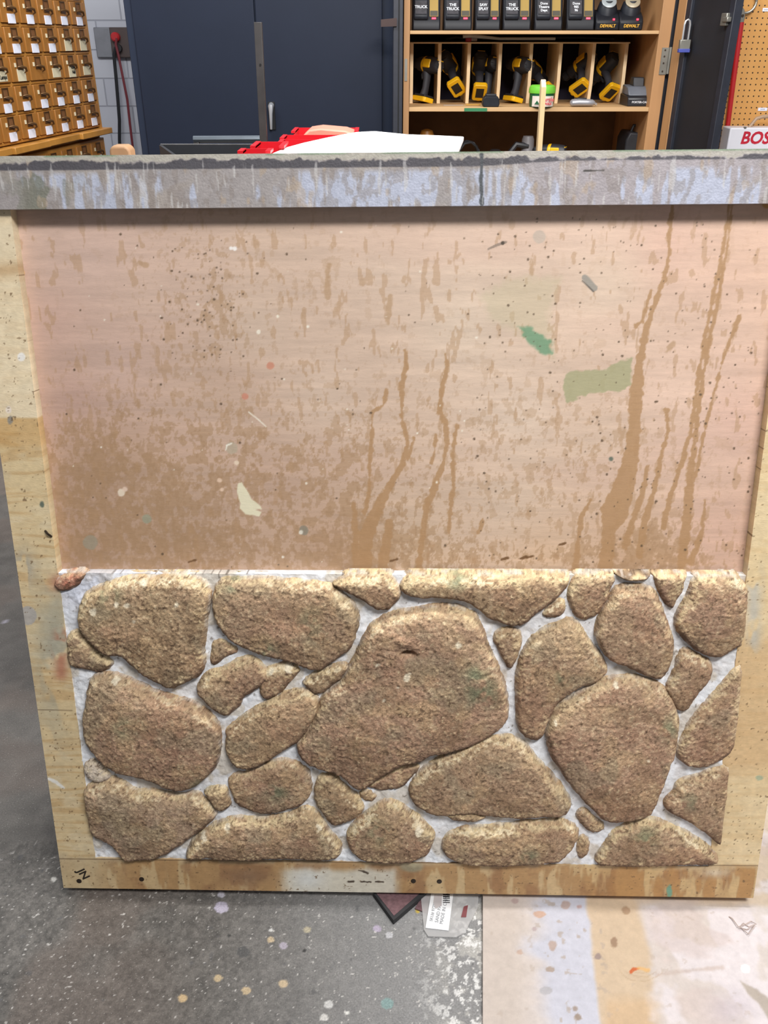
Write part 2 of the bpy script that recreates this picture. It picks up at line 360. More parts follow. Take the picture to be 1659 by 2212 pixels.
# ---- frame: grey painted top rail, ply stiles and bottom rail
def rail_col(U, V, Z):
    X, Y = pan_px(U, V, .012); t = (PH - V) / (PH - vRail); h = U * PW
    C = np.zeros(U.shape + (3,)) + np.array((152, 146, 145))
    C = mixc(C, (160, 153, 157), .9 * sst(1000, 1250, X))
    C = mixc(C, (158, 148, 138), .5 * sst(.5, .66, fbm(U * 18, V * 25, 61, 4)))
    s = fbm(U * 90, V * 14, 63, 4); s2 = fbm(U * 9, V * 20, 65, 3)
    pat = np.exp(-((X - 230) / 110.) ** 2) + .9 * np.exp(-((X - 900) / 160.) ** 2) + .6 * np.exp(-((X - 700) / 60.) ** 2) + .8 * np.exp(-((X - 1540) / 90.) ** 2) + .35
    C = mixc(C, (176, 183, 203), .85 * sst(.60 - .16 * pat, .68 - .16 * pat, .6 * s + .4 * s2) * sst(.26, .4, t))
    C = mixc(C, (128, 118, 112), .4 * sst(.60, .66, fbm(U * 120, V * 60, 67, 3)))
    C = mixc(C, (110, 112, 98), .75 * sst(.60, .68, fbm(U * 45, V * 40, 69, 3)) * np.exp(-((X - 90) / 60.) ** 2))
    C = mixc(C, (176, 152, 124), .4 * sst(.72, .78, fbm(U * 60, V * 25, 71, 3)))
    e = (fbm(U * 60, V * 60, 73, 4) - .5) * .12 + (fbm(U * 200, V * 100, 74, 2) - .5) * .05
    w0, w1 = .12 + .02 * sst(900, 1659, X), .27 - .09 * sst(1000, 1250, X)
    band = sst(-.015, .015, t - w0 + e * 1.3) * sst(-.015, .015, w1 - t + e * .12)
    C = mixc(C, (72, 70, 76), .92 * band)
    C = mixc(C, (176, 172, 160), .8 * sst(.0, -.03, t - w0 + e))
    j = (fbm(U * 100, V * 100, 75, 3) - .5) * 8
    C = mixc(C, (70, 74, 78), .95 * line_m(X, Y, [(1040, 334, 5), (1041, 345, 4), (1039, 390, 4), (1041, 440, 4.5)], 1.2, j * .5))
    C = mixc(C, (190, 188, 187), .6 * sst(.68, .73, fbm(U * 210, V * 22, 77, 3)) * sst(.05, .2, t))
    C = mixc(C, (60, 56, 52), .9 * line_m(X, Y, [(1262, 369, 1.5), (1304, 368, 1.5)], 1, j * .4))
    C = mixc(C, (90, 125, 90), .6 * sst(.05, .0, t) * sst(.5, .6, fbm(U * 20, V * 3, 78, 2)))
    return C * (1 + .12 * (fbm(U * 150, V * 150, 79, 3) - .5))[..., None]
M_rail = attr_mat('grey flaked paint', .55, 200., .06, .25, 350.)
grid_obj('top_rail', np.linspace(-.004, PW + .004, 900), np.linspace(vRail, PH, 80), .012, rail_col, M_rail, panel, skirt=-.03)

def ply_col(U, V, Z):
    X, Y = pan_px(U, V, 0)
    wob = fbm(U * 5, V * 9, 81, 3)
    g = fbm(U * 10 + wob, V * 170 + 6 * wob, 83, 4); g2 = fbm(U * 20, V * 45, 85, 3)
    C = np.zeros(U.shape + (3,)) + np.array((218, 196, 154))
    C = mixc(C, (196, 162, 114), .6 * sst(.45, .68, g)); C = mixc(C, (224, 208, 174), .6 * sst(.52, .68, g2))
    lft = sst(420, 300, X) * sst(1900, 1840, Y)
    C = mixc(C, (236, 220, 190), .7 * lft * sst(905, 900, Y)); C = mixc(C, (196, 152, 92), .55 * lft * sst(900, 906, Y) * sst(985, 950, Y)); C = mixc(C, (186, 144, 96), .5 * lft * np.exp(-((Y - 585 + .1 * X) / 16.) ** 2))
    C = mixc(C, (168, 166, 150), .85 * sst(.42, .52, fbm(U * 22, V * 14, 87, 3)) * np.exp(-((X - 118) / 42.) ** 2 - ((Y - 1400) / 170.) ** 2))
    C = mixc(C, (160, 158, 150), .8 * sst(.5, .56, fbm(U * 30, V * 20, 88, 3)) * (np.exp(-((X - 10) / 22.) ** 2 - ((Y - 990) / 28.) ** 2) + np.exp(-((X - 50) / 25.) ** 2 - ((Y - 1230) / 40.) ** 2)))
    C = mixc(C, (176, 116, 92), .8 * sst(.38, .5, fbm(U * 40, V * 30, 89, 3)) * np.exp(-((X - 132) / 14.) ** 2) * sst(1350, 1370, Y) * sst(1480, 1455, Y))
    C = mixc(C, (178, 118, 96), .8 * sst(.4, .5, fbm(U * 40, V * 30, 90, 3)) * np.exp(-((X - 128) / 20.) ** 2 - ((Y - 1258) / 18.) ** 2))
    rgt = sst(1500, 1560, X) * sst(1880, 1860, Y)
    C = mixc(C, (232, 208, 164), .6 * rgt); C = mixc(C, (206, 166, 118), .5 * rgt * sst(1330, 1420, Y) * sst(1700, 1640, Y)); C = mixc(C, (190, 188, 178), .8 * sst(.42, .55, fbm(U * 40, V * 18, 92, 3)) * np.exp(-((X - 1628) / 16.) ** 2) * sst(1200, 1230, Y) * sst(1430, 1380, Y))
    bt = sst(1846, 1864, Y - .014 * (X - 140) + 4)
    n = fbm(U * 30, V * 18, 93, 4); nv = fbm(U * 55, V * 12, 94, 4)
    B = np.zeros(U.shape + (3,)) + np.array((178, 142, 98))
    B = mixc(B, (205, 180, 138), .8 * sst(.5, .62, nv)); B = mixc(B, (150, 112, 78), .7 * sst(.54, .68, n))
    B = mixc(B, (206, 186, 148), .8 * sst(300, 180, X)); B = mixc(B, (134, 104, 80), .7 * np.exp(-((X - 535) / 50.) ** 2 - ((Y - 1893) / 18.) ** 2) * sst(.3, .5, n + .15))
    e = (nv - .5) * 60
    B = mixc(B, (216, 212, 198), .9 * sst(580, 640, X + e) * sst(872, 846, X + e * .5) * sst(1868, 1886, Y + e * .25)); B = mixc(B, (222, 224, 222), .8 * np.exp(-((X - 665) / 35.) ** 2 - ((Y - 1900) / 22.) ** 2))
    B = mixc(B, (186, 140, 86), .6 * sst(1200, 1400, X) * sst(.6, .45, nv)); B = mixc(B, (208, 176, 124), .6 * sst(1150, 1300, X) * sst(.55, .65, nv))
    B = mixc(B, (150, 150, 128), .7 * blob_m(X, Y, 890, 1872, 24, 8, e * .1, .5)); B = mixc(B, (220, 205, 180), .8 * np.exp(-((X - 1545) / 30.) ** 2 - ((Y - 1885) / 10.) ** 2))
    C = mixc(C, (0, 0, 0), bt * 0) * (1 - bt)[..., None] + B * bt[..., None]
    j = (fbm(U * 160, V * 160, 95, 3) - .5) * 6
    for x, y, r, c, a in [(46, 771, 9, (244, 242, 238), 1), (18, 885, 6, (235, 222, 208), 1.3), (22, 908, 6, (140, 136, 128), 1.5), (90, 1090, 5, (92, 104, 92), 1.2), (1446, 1926, 6, (110, 160, 140), 2.2), (1640, 1680, 8, (170, 180, 150), .7), (60, 1330, 20, (176, 172, 168), 1)]:
        C = mixc(C, c, .9 * blob_m(X, Y, x, y, r, 1.5, j * .6, a))
    C = mixc(C, (240, 238, 232), .95 * line_m(X, Y, [(105, 1682, 3), (122, 1690, 4), (137, 1702, 3)], 1.2, j * .3))
    for x0, x1, y in [(752, 764, 1904), (780, 801, 1905), (812, 828, 1905), (775, 795, 1882)]: C = mixc(C, (66, 54, 44), .9 * line_m(X, Y, [(x0, y - (y < 1890) * 2, 1.5), (x1, y + (y < 1890) * 4, 2)], 1, j * .6))
    C = mixc(C, (110, 86, 60), .7 * sst(.82, .85, fbm(U * 240, V * 240, 97, 2)))
    C = mixc(C, (200, 182, 150), .5 * sst(-12, 3, Y - 1846 - .014 * (X - 140)) * sst(20, 8, Y - 1846 - .014 * (X - 140)) * sst(.45, .6, n))
    seam = [(127, 1855, .9), (700, 1862, .9), (1640, 1870, .9)]
    C = mixc(C, (84, 62, 42), .65 * line_m(X, Y, seam, .8)); C = mixc(C, (90, 70, 50), .7 * line_m(X, Y, [(78, 1533, .8), (156, 1535, .8)], .7))
    return C * (1 + .1 * (fbm(U * 140, V * 140, 98, 3) - .5))[..., None]
M_ply = attr_mat('stained raw plywood', .65, 180., .07, .15, 420., stretch=(.5, 1.3, 1))
grid_obj('left_stile', np.linspace(0, uL, 50), np.linspace(vBot, vRail + .01, 760), 0., ply_col, M_ply, panel, skirt=-.024)
grid_obj('right_stile', np.linspace(uR, PW, 50), np.linspace(vBot, vRail + .01, 700), 0., ply_col, M_ply, panel, skirt=-.024)
grid_obj('bottom_rail', np.linspace(0, PW, 840), np.linspace(0, vBot, 60), 0., ply_col, M_ply, panel, skirt=-.024)

# ---- mortar bed and the stones set in it
vS1 = vStone + .004; vTop = pan(620, 1238, .006)[1]
def mort_z(U, V):
    return -.002 + .007 * (fbm(U * 40, V * 40, 101, 4) - .5) + .002 * (fbm(U * 220, V * 220, 103, 2) - .5)
def mort_col(U, V, Z):
    X, Y = pan_px(U, V, -.005)
    C = np.zeros(U.shape + (3,)) + np.array((230, 233, 238))
    C = mixc(C, (240, 241, 244), .7 * sst(.5, .65, fbm(U * 60, V * 60, 105, 3))); C = mixc(C, (208, 204, 202), .5 * sst(.55, .68, fbm(U * 25, V * 25, 107, 4)))
    C = mixc(C, (196, 182, 160), .5 * sst(.56, .66, fbm(U * 30, V * 30, 109, 3))); C = mixc(C, (110, 100, 90), .7 * sst(.84, .87, fbm(U * 160, V * 160, 111, 2)))
    C = mixc(C, (200, 206, 226), .6 * np.exp(-((X - 190) / 90.) ** 2 - ((Y - 1270) / 60.) ** 2)); C = mixc(C, (198, 188, 176), .5 * sst(1400, 1560, X) * sst(1500, 1300, Y))
    return C * (1 + .16 * (fbm(U * 170, V * 170, 113, 3) - .5))[..., None]
M_mort = attr_mat('white mortar paint', .85, 260., .06, .3, 300., bdist=.003)
grid_obj('mortar_bed', np.linspace(uL - .001, uR + .001, 560), np.linspace(vBot, vS1 + .003, 250), mort_z, mort_col, M_mort, panel, skirt=-.022)

fA = lambda q: (100 + q[0] / 3.318, 1200 + q[1] / 3.318)
fB = lambda q: (560 + q[0] / 3.318, 1200 + q[1] / 3.318)
fC = lambda q: (1020 + q[0] / 2.596, 1200 + q[1] / 2.596)
fD = lambda q: (100 + q[0] / 3.318, 1540 + q[1] / 3.318)
fE = lambda q: (560 + q[0] / 3.318, 1540 + q[1] / 3.318)
fF = lambda q: (1020 + q[0] / 2.596, 1540 + q[1] / 2.596)
fX = lambda q: q
# (frame, relief height m, tint, cream amount, outline)
ST = [
 (fA, .034, 'o', .9, [(245,340),(300,262),(420,210),(520,165),(640,150),(760,160),(900,150),(1050,150),(1120,180),(1172,240),(1165,330),(1150,420),(1142,540),(1120,640),(1125,760),(1110,840),(1000,900),(900,950),(800,905),(700,840),(600,760),(540,700),(440,715),(380,680),(300,590),(250,520),(236,430)]),
 (fX, .034, 'b', .8, [(470,1252),(500,1249),(560,1250),(640,1256),(700,1260),(725,1270),(745,1290),(768,1308),(772,1345),(765,1375),(755,1400),(730,1420),(700,1440),(685,1447),(650,1435),(610,1422),(570,1412),(520,1393),(488,1372),(467,1340),(462,1300)]),
 (fB, .030, 'o', 1.0, [(530,195),(600,160),(700,135),(850,125),(930,140),(970,180),(1000,240),(1000,300),(960,340),(930,375),(880,382),(840,370),(780,340),(700,290),(620,250),(560,220)]),
 (fX, .032, 'o', 1.0, [(873,1252),(890,1236),(952,1232),(1060,1231),(1150,1232),(1226,1233),(1230,1254),(1219,1273),(1195,1294),(1166,1316),(1144,1335),(1117,1350),(1098,1350),(1075,1340),(1055,1334),(1040,1318),(1023,1305),(1000,1294),(960,1289),(910,1290),(880,1284),(868,1270)]),
 (fC, .024, 'b', .8, [(600,110),(680,75),(770,80),(800,130),(780,180),(760,240),(720,300),(680,345),(620,360),(580,340),(555,280),(540,210),(560,160)]),
 (fC, .028, 'o', 1.0, [(810,105),(830,75),(900,60),(1000,65),(1000,105),(960,132),(900,140),(850,132)]),
 (fC, .024, 'r', .9, [(1030,100),(1060,65),(1150,50),(1210,60),(1195,120),(1170,190),(1140,270),(1120,300),(1090,270),(1060,210),(1030,150)]),
 (fC, .032, 'r', .8, [(1270,110),(1300,60),(1400,60),(1480,115),(1530,170),(1540,200),(1530,330),(1510,490),(1460,520),(1400,550),(1350,560),(1280,540),(1230,500),(1170,440),(1145,370),(1165,310),(1210,230),(1240,150)]),
 (fX, .040, 'r', .55, [(820,1337),(855,1326),(880,1318),(930,1310),(980,1310),(1010,1318),(1031,1332),(1045,1370),(1055,1400),(1078,1446),(1092,1490),(1096,1547),(1075,1570),(1050,1588),(1000,1612),(940,1622),(905,1640),(860,1648),(818,1674),(786,1697),(771,1700),(752,1686),(732,1665),(696,1657),(660,1642),(643,1615),(650,1592),(675,1560),(690,1520),(705,1495),(740,1470),(752,1450),(765,1425),(780,1390),(795,1357)]),
 (fX, .034, 'r', .5, [(197,1462),(225,1455),(262,1460),(300,1478),(345,1500),(395,1512),(420,1520),(445,1535),(470,1560),(476,1590),(473,1630),(465,1655),(440,1682),(415,1696),(390,1704),(365,1700),(340,1686),(300,1673),(265,1668),(235,1655),(205,1625),(183,1595),(181,1550),(190,1500)]),
 (fA, .020, 'k', .9, [(150,560),(230,540),(300,620),(370,700),(430,740),(480,775),(430,830),(330,830),(230,810),(172,790),(150,700)]),
 (fA, .022, 'red', .3, [(50,200),(140,145),(270,130),(245,180),(175,235),(90,255)]),
 (fA, .016, 'b', .9, [(1190,640),(1250,605),(1310,640),(1370,690),(1290,720),(1230,770),(1190,800),(1170,720)]),
 (fA, .026, 'b', .8, [(1090,910),(1170,830),(1300,800),(1390,735),(1500,735),(1590,830),(1600,890),(1500,950),(1410,1010),(1370,1090),(1290,1150),(1230,1120),(1160,1060),(1090,1000)]),
 (fB, .022, 'o', 1.0, [(0,840),(60,800),(180,765),(290,810),(240,880),(170,960),(100,1015),(40,1030),(10,990),(20,930),(0,900)]),
 (fB, .024, 'o', .8, [(310,900),(400,850),(500,800),(600,770),(640,800),(600,870),(520,920),(460,980),(400,990),(350,950)]),
 (fX, .030, 'o', .7, [(490,1580),(505,1560),(545,1535),(590,1510),(630,1495),(665,1490),(687,1505),(685,1530),(670,1565),(650,1595),(620,1615),(580,1640),(540,1660),(515,1655),(495,1640),(488,1610)]),
 (fD, .030, 'k', .7, [(275,530),(350,515),(450,465),(550,500),(640,555),(760,560),(850,580),(960,592),(1080,570),(1130,620),(1200,680),(1210,750),(1150,800),(1060,860),(960,940),(850,1010),(740,1042),(600,1050),(560,1040),(500,970),(420,910),(335,880),(308,780),(288,660)]),
 (fD, .024, 'o', 1.0, [(1130,560),(1210,520),(1290,540),(1310,620),(1300,680),(1240,710),(1200,660),(1150,600)]),
 (fD, .024, 'w', .4, [(270,380),(320,338),(390,362),(440,415),(455,465),(410,492),(340,487),(290,450)]),
 (fX, .028, 'r', .5, [(495,1680),(530,1672),(570,1655),(610,1640),(640,1645),(662,1665),(670,1690),(668,1720),(650,1738),(610,1750),(570,1758),(540,1750),(510,1735),(498,1705)]),
 (fE, .028, 'o', .8, [(430,440),(540,440),(580,500),(660,570),(740,650),(750,690),(700,730),(640,770),(560,802),(510,790),(450,710),(410,640),(405,560)]),
 (fE, .018, 'r', .8, [(770,520),(850,460),(950,410),(1050,380),(1140,365),(1150,410),(1100,460),(1040,530),(960,555),(870,560),(800,540)]),
 (fE, .016, 'o', .7, [(715,580),(780,562),(840,600),(825,632),(780,645),(740,618)]),
 (fX, .034, 'b', .6, [(885,1715),(890,1690),(910,1665),(940,1645),(985,1625),(1030,1600),(1065,1592),(1100,1592),(1130,1605),(1150,1625),(1175,1655),(1200,1685),(1225,1715),(1232,1740),(1215,1755),(1170,1760),(1120,1765),(1060,1758),(1000,1752),(950,1760),(920,1750),(895,1735)]),
 (fE, .022, 'o', 1.0, [(1335,722),(1400,678),(1500,688),(1600,718),(1638,750),(1550,772),(1450,772),(1370,757)]),
 (fX, .030, 'b', .9, [(398,1850),(425,1805),(470,1777),(510,1766),(560,1770),(620,1762),(655,1746),(680,1753),(700,1782),(735,1823),(732,1850),(700,1857),(640,1851),(580,1852),(520,1855),(470,1853),(453,1846),(425,1852)]),
 (fE, .032, 'b', .9, [(640,850),(680,790),(760,720),(850,650),(930,625),(1010,650),(1080,710),(1180,780),(1250,860),(1250,920),(1200,1010),(1120,1050),(1000,1065),(860,1065),(740,1050),(680,1010),(640,940)]),
 (fX, .030, 'b', .9, [(955,1826),(965,1805),(1000,1790),(1050,1785),(1100,1784),(1150,1775),(1200,1771),(1240,1780),(1250,1800),(1235,1830),(1215,1855),(1180,1863),(1120,1867),(1040,1867),(990,1861),(960,1845)]),
 (fF, .020, 'b', .6, [(590,560),(640,540),(680,590),(750,640),(690,680),(640,650),(600,610)]),
 (fF, .018, 'b', .6, [(590,730),(620,690),(660,720),(650,790),(610,830),(585,790)]),
 (fF, .030, 'b', .9, [(690,825),(740,740),(790,680),(880,620),(980,590),(1080,610),(1160,650),(1250,700),(1340,765),(1392,830),(1300,848),(1200,843),(1000,850),(820,855),(720,850)]),
 (fF, .026, 'b', .5, [(1080,490),(1130,450),(1150,390),(1250,360),(1350,320),(1435,290),(1432,400),(1420,550),(1410,730),(1390,740),(1320,680),(1220,610),(1140,570),(1090,540)]),
 (fX, .036, 'r', .55, [(1185,1600),(1180,1575),(1190,1545),(1210,1520),(1245,1500),(1280,1480),(1320,1462),(1370,1460),(1410,1470),(1440,1485),(1455,1515),(1467,1555),(1462,1600),(1450,1640),(1430,1690),(1415,1730),(1400,1755),(1360,1765),(1320,1770),(1295,1760),(1270,1735),(1240,1700),(1210,1660),(1190,1630)]),
 (fX, .028, 'r', .7, [(1490,1560),(1510,1535),(1535,1510),(1560,1480),(1590,1445),(1601,1440),(1598,1520),(1590,1580),(1580,1620),(1555,1640),(1520,1655),(1490,1655),(1467,1640),(1462,1625),(1470,1605),(1482,1585)]),
 (fC, .026, 'b', .7, [(1160,560),(1200,520),(1250,550),(1320,580),(1350,630),(1330,690),(1280,750),(1230,820),(1190,870),(1140,850),(1100,790),(1085,740),(1120,680),(1150,620)]),
 (fC, .034, 'b', .5, [(800,190),(860,172),(960,172),(1020,190),(1050,260),(1080,340),(1110,420),(1130,500),(1110,600),(1080,660),(1040,690),(960,660),(870,620),(800,590),(740,540),(710,480),(690,430),(710,360),(750,280)]),
 (fX, .032, 'b', .6, [(1155,1370),(1180,1355),(1205,1350),(1232,1333),(1252,1352),(1270,1380),(1295,1415),(1310,1440),(1308,1455),(1285,1472),(1250,1485),(1215,1505),(1190,1535),(1178,1570),(1172,1590),(1155,1597),(1130,1585),(1118,1560),(1117,1510),(1118,1460),(1125,1420),(1140,1390)]),
 (fC, .024, 'b', .6, [(135,430),(180,405),(260,415),(275,470),(260,540),(240,600),(210,640),(180,590),(150,520),(125,470)]),
 (fC, .016, 'r', .9, [(420,300),(490,240),(520,260),(520,320),(480,350),(430,350),(395,335)]),
]
GREEN = [(1040, 1490, 34, .7), (1025, 1450, 20, .6), (600, 1715, 20, .6), (270, 1570, 22, .5), (1445, 1575, 22, .6), (1395, 1812, 26, .6), (1140, 1850, 18, .6), (815, 1798, 24, .5), (580, 1408, 18, .7), (990, 1255, 22, .6), (1215, 1465, 16, .6), (1495, 1735, 20, .5), (670, 1350, 30, .4), (235, 1285, 26, .5), (505, 1262, 20, .6), (430, 1700, 18, .6)]
CHIPS = [(310, 1263, 7), (275, 1305, 5), (252, 1305, 6), (204, 1320, 7), (290, 1343, 5), (382, 1305, 5), (550, 1425, 6), (585, 1455, 6), (622, 1450, 8), (248, 1474, 8), (880, 1458, 8), (815, 1430, 5), (988, 1388, 6), (905, 1798, 9), (1330, 1480, 5), (1200, 1560, 4), (1398, 1640, 4), (490, 1790, 7), (440, 1812, 8), (690, 1790, 6), (860, 1480, 3), (830, 1505, 3)]
TINT = {'b': (164, 136, 110), 'o': (167, 141, 111), 'r': (167, 135, 111), 'k': (166, 140, 117), 'red': (196, 124, 102), 'w': (214, 200, 184)}
def chaikin(P, n=2):
    P = np.array(P, float)
    for _ in range(n):
        Q = np.roll(P, -1, 0); P = np.stack([.75 * P + .25 * Q, .25 * P + .75 * Q], 1).reshape(-1, 2)
    return P
M_stone = attr_mat('carved painted stone', .9, 420., .18, .8, 330., spk=[(760., .67, (84, 66, 48), 1.0), (420., .75, (206, 184, 146), 5.0)], bdist=.002)
for si, (ff, HH, tint, cream, pts) in enumerate(ST):
    HH *= .9
    poly = chaikin([pan(*ff(q), .004) for q in pts], 1)
    g = .0017
    us = np.arange(poly[:, 0].min() - 4 * g, poly[:, 0].max() + 4 * g, g); vs = np.arange(poly[:, 1].min() - 4 * g, poly[:, 1].max() + 4 * g, g)
    U, V = np.meshgrid(us, vs, indexing='ij')
    D = poly_sd(U, V, [tuple(q) for q in poly]) + .0042 + .0045 * (fbm(U * 55, V * 55, 121 + si, 3) - .5) + .0015 * (fbm(U * 250, V * 250, 131, 2) - .5)
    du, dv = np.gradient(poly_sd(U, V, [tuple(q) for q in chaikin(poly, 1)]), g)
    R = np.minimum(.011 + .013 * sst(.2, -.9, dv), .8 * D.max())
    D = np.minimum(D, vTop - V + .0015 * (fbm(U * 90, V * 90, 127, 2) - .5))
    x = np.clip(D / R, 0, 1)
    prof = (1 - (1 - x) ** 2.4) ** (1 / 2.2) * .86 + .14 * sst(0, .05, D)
    lo = fbm(U * 9, V * 9, 140 + si, 2) - .5; md = fbm(U * 28, V * 34, 150 + si, 4) - .5; fi = fbm(U * 230, V * 230, 160, 3, .75) - .5
    ridge = np.abs(fbm(U * 16 + .6 * md, V * 30, 170 + si, 3) - .5)
    zz = -.013 + (HH * .82 + .008) * prof * (1 + .16 * lo + .10 * md) + .0036 * fi * sst(0, .004, D) - .0014 * sst(.06, .0, ridge) * sst(.008, .03, D) * sst(.5, .62, fbm(U * 13, V * 13, 175 + si, 2)) + .006 * x * lo
    if si == 8:   # knot hole
        ku, kv = pan(882, 1415, .02); rr = np.hypot(U - ku, (V - kv) * 1.5); zz -= .016 * sst(.017, .006, rr) * sst(-.010, .006, V - kv); zz += .004 * np.exp(-((U - ku + .012) / .03) ** 2 - ((V - kv - .022 + .4 * (U - ku)) / .008) ** 2)
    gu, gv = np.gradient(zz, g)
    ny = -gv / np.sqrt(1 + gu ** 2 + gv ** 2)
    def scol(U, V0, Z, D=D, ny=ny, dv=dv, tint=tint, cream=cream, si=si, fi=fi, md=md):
        V = V0 - 1.2 * Z
        C = np.zeros(U.shape + (3,)) + np.array(TINT[tint])
        if tint not in ('w',):
            C = mixc(C, (140, 113, 86), .5 * sst(.46, .7, fbm(U * 26, V * 26, 181 + si, 4))); C = mixc(C, (182, 154, 118), .55 * sst(.48, .68, fbm(U * 34, V * 34, 191 + si, 4)))
            C = mixc(C, (160, 120, 98), .35 * sst(.52, .7, fbm(U * 14, V * 14, 201 + si, 3))); C = mixc(C, (138, 130, 108), .35 * sst(.60, .72, fbm(U * 17, V * 17, 211 + si, 3)))
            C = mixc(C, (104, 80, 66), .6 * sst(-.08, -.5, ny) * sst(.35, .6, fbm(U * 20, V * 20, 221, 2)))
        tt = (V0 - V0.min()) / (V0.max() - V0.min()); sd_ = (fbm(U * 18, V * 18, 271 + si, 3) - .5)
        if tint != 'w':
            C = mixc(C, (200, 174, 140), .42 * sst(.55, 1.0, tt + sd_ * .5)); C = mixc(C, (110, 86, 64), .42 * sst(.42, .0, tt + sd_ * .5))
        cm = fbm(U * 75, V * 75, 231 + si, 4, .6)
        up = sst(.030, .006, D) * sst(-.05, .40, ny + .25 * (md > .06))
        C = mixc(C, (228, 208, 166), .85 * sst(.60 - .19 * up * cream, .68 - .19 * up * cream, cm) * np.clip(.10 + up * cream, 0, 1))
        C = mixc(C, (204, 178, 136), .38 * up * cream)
        sp = fbm(U * 210, V * 210, 241 + si, 2)
        C = mixc(C, (220, 200, 162), .6 * sst(.80, .84, sp)); C = mixc(C, (84, 64, 48), .6 * sst(.20, .16, sp))
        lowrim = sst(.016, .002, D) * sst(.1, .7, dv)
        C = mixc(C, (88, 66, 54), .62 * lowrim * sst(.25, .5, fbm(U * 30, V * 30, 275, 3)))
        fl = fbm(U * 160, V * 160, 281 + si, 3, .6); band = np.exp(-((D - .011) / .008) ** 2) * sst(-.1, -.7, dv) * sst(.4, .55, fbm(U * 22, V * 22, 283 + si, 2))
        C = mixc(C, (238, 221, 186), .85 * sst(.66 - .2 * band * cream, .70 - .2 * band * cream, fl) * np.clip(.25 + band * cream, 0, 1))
        C = mixc(C, (92, 72, 54), .6 * sst(.29, .25, fl))
        PX_, PY_ = pan_px(U, V0, .015)
        for gx, gy, gr, ga in GREEN: C = mixc(C, (116, 128, 100), ga * np.exp(-((PX_ - gx) / gr) ** 2 - ((PY_ - gy) / gr) ** 2) * sst(.35, .6, fbm(U * 60, V * 60, 261, 3)))
        for wx, wy, wr in CHIPS: C = mixc(C, (238, 226, 200), .9 * blob_m(PX_, PY_, wx, wy, wr, 2, (fbm(U * 150, V * 150, 263, 2) - .5) * 9))
        C = mixc(C, (206, 204, 204), .55 * sst(.006, .001, D) * sst(.45, .6, fbm(U * 70, V * 70, 251, 3)))
        return np.clip(C * (1 + .38 * fi)[..., None], 0, 255)
    inb = (D > -.0025) & (U > uL - .02) & (V > vBot - .001) & (U < uR + .012)
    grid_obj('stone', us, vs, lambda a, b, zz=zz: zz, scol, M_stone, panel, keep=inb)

for fu in (.12, PW - .12):
    fb = MB().box(fu - .03, fu + .03, -.012, .012, -.040, -.0245).build('foot_block', M_ply, panel)
# ---- screws and pencilled initials on the bottom rail
M_screw = mat('dark screw steel', (62, 52, 44), .5, .6); M_ink = mat('black marker ink', (44, 36, 28), .6)
for px, py in [(306, 1899), (171, 1903), (893, 1903), (949, 1904)]:
    u, v = pan(px, py); b = MB().lathe([(.0045, -.001), (.0045, .0006), (.0038, .0010), (.0012, .0007)], 'z', 14, (u, v, 0)); b.build('screw', M_screw, panel)
u, v = pan(180, 1888)
text('initials', 'JN', .021, M_ink, panel, Matrix.Translation((u, v, .0005)) @ Matrix.Rotation(math.radians(-62), 4, 'Z'), .0004)
u, v = pan(104, 1152); MB().tube([(u - .004, v + .004, 0), (u + .002, v + .001, .006), (u + .005, v - .005, .001)], .0018, 6).build('staple', M_screw, panel)

